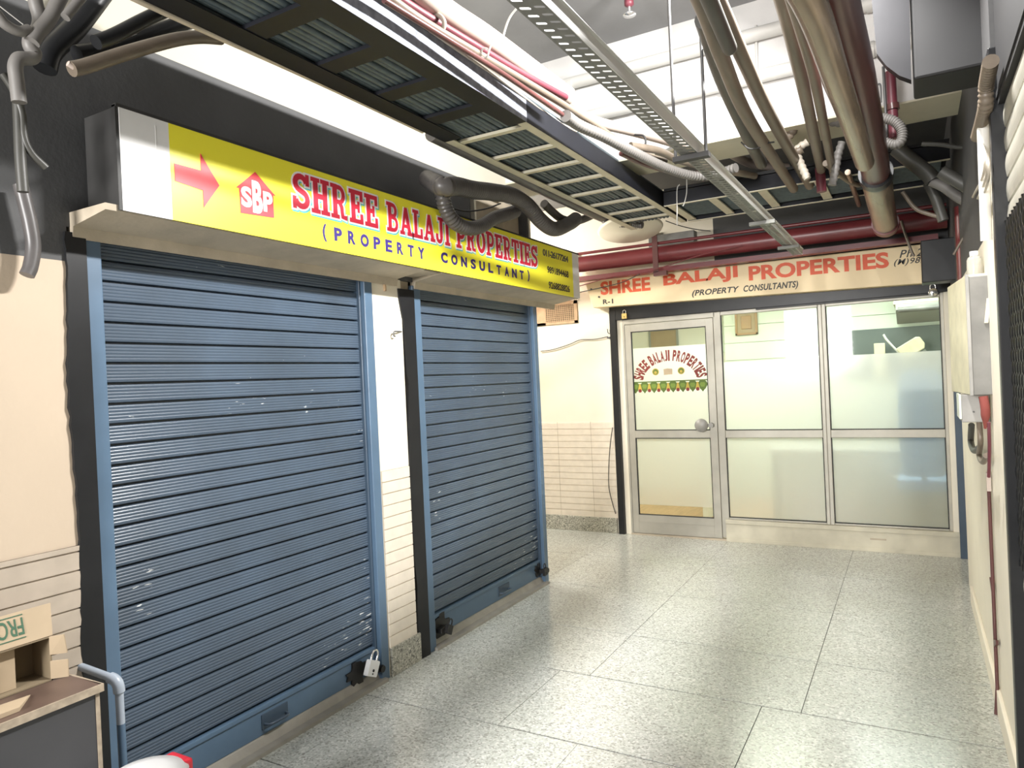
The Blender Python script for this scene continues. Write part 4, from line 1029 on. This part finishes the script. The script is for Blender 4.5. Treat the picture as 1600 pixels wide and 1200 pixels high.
tag(MB().tube(smooth([(2.745, 3.50, 1.40), (2.75, 3.50, 1.35), (2.75, 3.51, 1.30), (2.748, 3.52, 1.265)]), .016, 12, radii=[.017] * 10 + [.016, .014, .012, .010, .009, .008, .007, .006, .005]).build('cloth_rag', 'ragred'), 'faded red rag tucked under the meter box', 'cloth')
for i, (pts, r, m, lb) in enumerate([
    ([(1518, 664), (1517, 690), (1522, 704), (1530, 700)], .014, 'olive', 'dark cable clump hanging under the small junction box'),
    ([(1530, 660), (1532, 690), (1530, 712), (1536, 722), (1541, 712)], .011, 'tan', 'brown knotted cable hanging beside the dark clump'),
    ([(1545, 660), (1546, 700), (1545, 745)], .006, 'pinkred', 'thin pinkish conduit stub below the red rag')]):
    tube_thing('cable', PX(pts, 2.735), r, m, lb, 'cable')
t = thing('conduit', (2.765, 3.7, 0), 'thin maroon conduit running down the right wall to the floor', 'conduit')
MB().tube([(2.764, 3.69, 1.05), (2.764, 3.70, .12), (2.755, 3.70, .0)], .0075, 10).build('pipe_body', 'maroon', t)
for z, s in ((.52, -1), (.30, 1)): MB().hexa([(2.758, 3.69, z), (2.768, 3.69, z), (2.768, 3.69 + s * .09 * -1, z + .04), (2.758, 3.69 + s * .09 * -1, z + .04), (2.758, 3.69, z + .03), (2.768, 3.69, z + .03), (2.768, 3.69 + s * .09 * -1, z + .06), (2.758, 3.69 + s * .09 * -1, z + .06)]).build('wall_clip', 'maroon', t)
MB().box(2.756, 2.772, 3.675, 3.705, .98, 1.06).build('sleeve', 'creampipe', t)

# right rolling shutter with open mesh panel
rs = thing('rolling_shutter', (2.80, 2.2, 0), 'beige rolling shutter with a black open mesh band at the right edge', 'shutter')
def slats(z0, z1, nm):
    mb = MB(); prof = []; z = z0; p = .085
    while z < z1 - .01:
        for k in range(7):
            a = k / 6; prof.append((2.802 - .004 * math.sin(PI * a) , z + p * a * .86))
        prof.append((2.808, z + p * .90)); prof.append((2.808, z + p * .98)); z += p
    n = len(prof)
    mb.add([(q[0], .8, q[1]) for q in prof] + [(q[0], 2.96, q[1]) for q in prof], [(i, i + 1, n + i + 1, n + i) for i in range(n - 1)])
    mb.build(nm, 'shutterbeige', rs)
slats(2.00, 2.42, 'slat_curtain'); MB().box(2.785, 2.88, .8, 2.96, 2.42, 3.5).box(2.780, 2.785, .8, 2.96, 2.44, 2.46).build('slat_shade', 'ductblack', rs); slats(.05, .86, 'slat_curtain')  # black box above the slats stands in for their shaded top
g = MB()
for k in range(30):
    y = 2.945 - k * .031
    n = 60
    g.tube([(2.797, y + .0025 * math.sin(q * 1.57 + k), .84 + 1.18 * q / n) for q in range(n + 1)], .007, 6, radii=[.0105 if (q + 2 * (k % 2)) % 4 < 2 else .0055 for q in range(n + 1)])
for q in range(15):
    z = .86 + q * .08
    g.tube([(2.797, .8, z), (2.797, 2.95, z)], .003, 6)
g.build('mesh_panel', 'meshblack', rs)
MB().box(2.85, 2.86, .8, 3.0, .8, 2.05).build('interior_shade', 'meshblack', rs)  # black sheet stands in for the unlit interior behind the mesh
gr = MB().box(2.762, 2.84, 2.955, 3.015, 0, 2.62); gr.build('guide_rail', 'blackgloss', rs, bevel=.004)

# ================================================================== LEFT FOREGROUND
for i, (pts, x, r, m, ribs, lb) in enumerate([
    ([(52, -40), (55, 0), (62, 30), (58, 48), (48, 60), (47, 72), (54, 84), (48, 91), (30, 92), (24, 104), (26, 125), (30, 160)], .25, .020, 'greyhose', 0, 'grey flexible pipe with a kink at the top left corner'),
    ([(125, -60), (92, 0), (78, 28), (60, 50), (50, 66)], .27, .021, 'greyhose', 0, 'second grey pipe joining the kinked pipe at the top left'),
    ([(-25, 0), (-5, 22), (8, 38), (30, 49), (46, 46)], .27, .015, 'greyhose', 0, 'grey pipe loop at the far top left edge'),
    ([(150, -30), (120, 5), (102, 27)], .30, .014, 'greyhose', 0, 'short grey pipe end at the top left beside the cream wall'),
    ([(4, 115), (20, 140), (34, 175), (38, 215), (50, 240), (72, 262)], .15, .011, 'olive', 0, 'thin dark cable hanging on the black wall at the left'),
    ([(28, 150), (30, 200), (32, 250), (36, 300)], .14, .016, 'olive', 0, 'dark hanging continuation of the kinked pipe on the left wall'),
    ([(32, 288), (40, 320), (47, 350), (52, 385), (48, 415), (42, 430)], .06, .022, 'hose', 0, 'dark hose end hanging below the black wall band at the left'),
    ([(170, -25), (120, 40), (80, 80), (70, 108)], .12, .035, 'blackgloss', 0, 'dark thick cable bundle crossing at the top left'),
    ([(330, -5), (250, 20), (180, 55), (150, 66)], .37, .022, 'blackgloss', 0, 'black sleeved cable sloping down from the tray at the top left'),
    ([(350, 15), (290, 35), (230, 55), (175, 75), (120, 85)], .22, .028, 'blackgloss', 0, 'black sleeved cable just above the brown pipe at the top left')]):
    tube_thing('cable' if r < .012 else 'pipe', PX(pts, x), r, m, lb, 'cable' if r < .012 else 'pipe')
pp = PX([(112, 108), (135, 103), (200, 82), (270, 63), (310, 58), (345, 60)], .30)
t = thing('pipe', pp[2], 'brown pipe with an open bright end sticking out of the tray at the top left', 'pipe')
MB().tube(smooth(pp), .023, 14).build('pipe_body', 'tan', t)
MB().tube(PX([(106, 99), (112, 103), (117, 106)], .305), .009, 10).build('wire_end', 'creampipe', t)
tag(MB().hexa([p for p in PX([(167, 68), (180, 60), (215, 53), (190, 63)], .245)] + [p for p in PX([(167, 68), (180, 60), (215, 53), (190, 63)], .235)]).build('foil_scrap', 'plasticwhite'), 'crumpled shiny scrap lying on the dark cables at the top left', 'scrap')
tube_thing('wire', PX([(0, 10), (18, 24), (36, 38)], .3), .0015, 'whitepipe', 'thin taut white string at the top left corner', 'wire')

# desk with cardboard box
dk = thing('desk', (.17, .7, 0), 'old brown topped black desk in the bottom left corner', 'desk')
zd = .685
MB().hexa([(.03, -.2, zd - .022), (.308, -.2, zd - .022), (.308, 1.245, zd - .022), (.03, 1.235, zd - .022), (.03, -.2, zd), (.308, -.2, zd), (.308, 1.245, zd), (.03, 1.235, zd)]).build('desktop', 'brown', dk)
MB().box(.308, .313, -.2, 1.247, zd - .022, zd + .001).box(.03, .31, 1.240, 1.248, zd - .022, zd).build('edge_band', 'edge', dk)
MB().box(.285, .300, -.2, 1.225, 0.0, zd - .022).build('front_panel', 'deskblack', dk)
MB().box(.04, .300, 1.225, 1.238, 0.0, zd - .022).box(.300, .303, 1.226, 1.238, 0, zd - .022, 1).build('side_panel', ['deskblack', 'edge'], dk)
MB().box(.03, .04, -.2, 1.22, .05, zd - .022).build('back_panel', 'deskblack', dk)
bx = thing('cardboard_box', (.18, .95, zd), 'open cardboard box on the desk with an upside-down printed flap', 'box')
z0, z1 = zd + .001, zd + .138; xa, xb, ya, yb_ = .02, .13, .70, 1.195
k = .004
MB().box(xa, xb, ya, yb_, z0, z0 + k).box(xa, xa + k, ya, yb_, z0, z1).box(xa, xb, ya, ya + k, z0, z1).box(xa, xb, yb_ - k, yb_, z0, z1).box(xa, xb, ya, yb_, z1 - k, z1).build('carton', 'cardin', bx)  # carton darker than its flaps, painting in the shade inside
MB().box(xa + .02, xb - .02, ya + .04, ya + .33, z0 + .005, z0 + .09).box(xa + .02, xb - .03, ya + .355, ya + .405, z0 + .005, z0 + .13).build('inner_divider', 'cardboard', bx)
# side flap folded outwards with a notch
MB().hexa([(xb, yb_ - .006, z0 + .005), (xb + .02, yb_ + .035, z0), (xb + .02, yb_ + .038, z0 + .001), (xb, yb_, z0 + .005), (xb, yb_ - .006, z0 + .060), (xb + .02, yb_ + .035, z0 + .055), (xb + .02, yb_ + .038, z0 + .055), (xb, yb_, z0 + .060)]).hexa([(xb, yb_ - .006, z0 + .08), (xb + .018, yb_ + .035, z0 + .075), (xb + .018, yb_ + .038, z0 + .075), (xb, yb_, z0 + .08), (xb, yb_ - .006, z1), (xb + .018, yb_ + .028, z1 - .002), (xb + .018, yb_ + .031, z1 - .002), (xb, yb_, z1)]).build('side_flap', 'cardboard', bx)
# top flap standing up
fu = Vector((-.25, 0, 1)).normalized()
f0 = Vector((xb, ya, z1 + .002)); fh = .098
fp = [f0, f0 + Vector((0, yb_ - ya + .005, 0)), f0 + Vector((0, yb_ - ya + .015, 0)) + fu * fh, f0 + fu * fh]
nrm = Vector((1, 0, .25)).normalized() * .004
MB().hexa([fp[0], fp[1], fp[1] - nrm, fp[0] - nrm, fp[3], fp[2], fp[2] - nrm, fp[3] - nrm]).build('top_flap', 'cardboard', bx)
ru = Vector((0, -1, 0))
on = f0 + Vector((.0005, 0, 0))
# printed upside down: reads right to left from the flap corner
text_mb('FROO', on + Vector((0, yb_ - ya - .070, 0)) + fu * .080, ru, -fu, .108, .052, .0008, off=.01).build('print', 'greenink', bx)
pb = MB()
for hh in (.018, .086):
    a = on + fu * hh
    pb.hexa([a + Vector((0, .02, 0)), a + Vector((0, yb_ - ya - .068, 0)), a + Vector((0, yb_ - ya - .068, 0)) + Vector((.0008, 0, 0)), a + Vector((.0008, .02, 0))] + [q + fu * .003 for q in (a + Vector((0, .02, 0)), a + Vector((0, yb_ - ya - .068, 0)), a + Vector((0, yb_ - ya - .068, 0)) + Vector((.0008, 0, 0)), a + Vector((.0008, .02, 0)))])
pb.build('print_line', 'greenink', bx)
tag(MB().hexa([(.15, .70, zd + .001), (.28, .70, zd + .001), (.275, 1.03, zd + .001), (.19, 1.10, zd + .001), (.15, .70, zd + .006), (.28, .70, zd + .02), (.275, 1.03, zd + .012), (.19, 1.10, zd + .004)]).build('cardboard_sheet', 'cardboard'), 'loose folded cardboard sheet on the desk in front of the box', 'cardboard')
# grey pipe elbow beside the desk
ge = thing('pipe', (.15, 1.385, .45), 'grey pipe with an elbow turning down between desk and wide shutter', 'pipe')
MB().tube([(.005, 1.345, .652), (.130, 1.376, .622)], .013, 12).tube([(.155, 1.386, .58), (.156, 1.386, .47)], .013, 12).build('pipe_body', 'greypipe', ge)
MB().tube([(.156, 1.386, .47), (.158, 1.388, 0)], .013, 12).build('painted_length', 'bluelight', ge)
MB().tube(smooth([(.125, 1.375, .623), (.143, 1.380, .616), (.154, 1.384, .60), (.156, 1.386, .575)], 5), .018, 14).build('elbow', 'greypipe', ge)
# white bucket at the bottom edge
bk = thing('bucket', (.46, 1.25, 0), 'white rounded plastic bucket top peeking in at the bottom edge', 'bucket')
q = W(228, 1215, 0, .46)
MB().lathe((q.x, q.y, 0), [(.075, 0), (.10, .20), (.112, q.z - .02), (.118, q.z), (.105, q.z + .012), (.06, q.z + .022), (.0, q.z + .025)], (0, 0, 1), 32).build('bucket_body', 'plasticwhite', bk)
MB().box(q.x - .05, q.x + .05, q.y + .085, q.y + .125, q.z - .03, q.z + .012).build('red_lid_clip', 'plasticred', bk, bevel=.008)
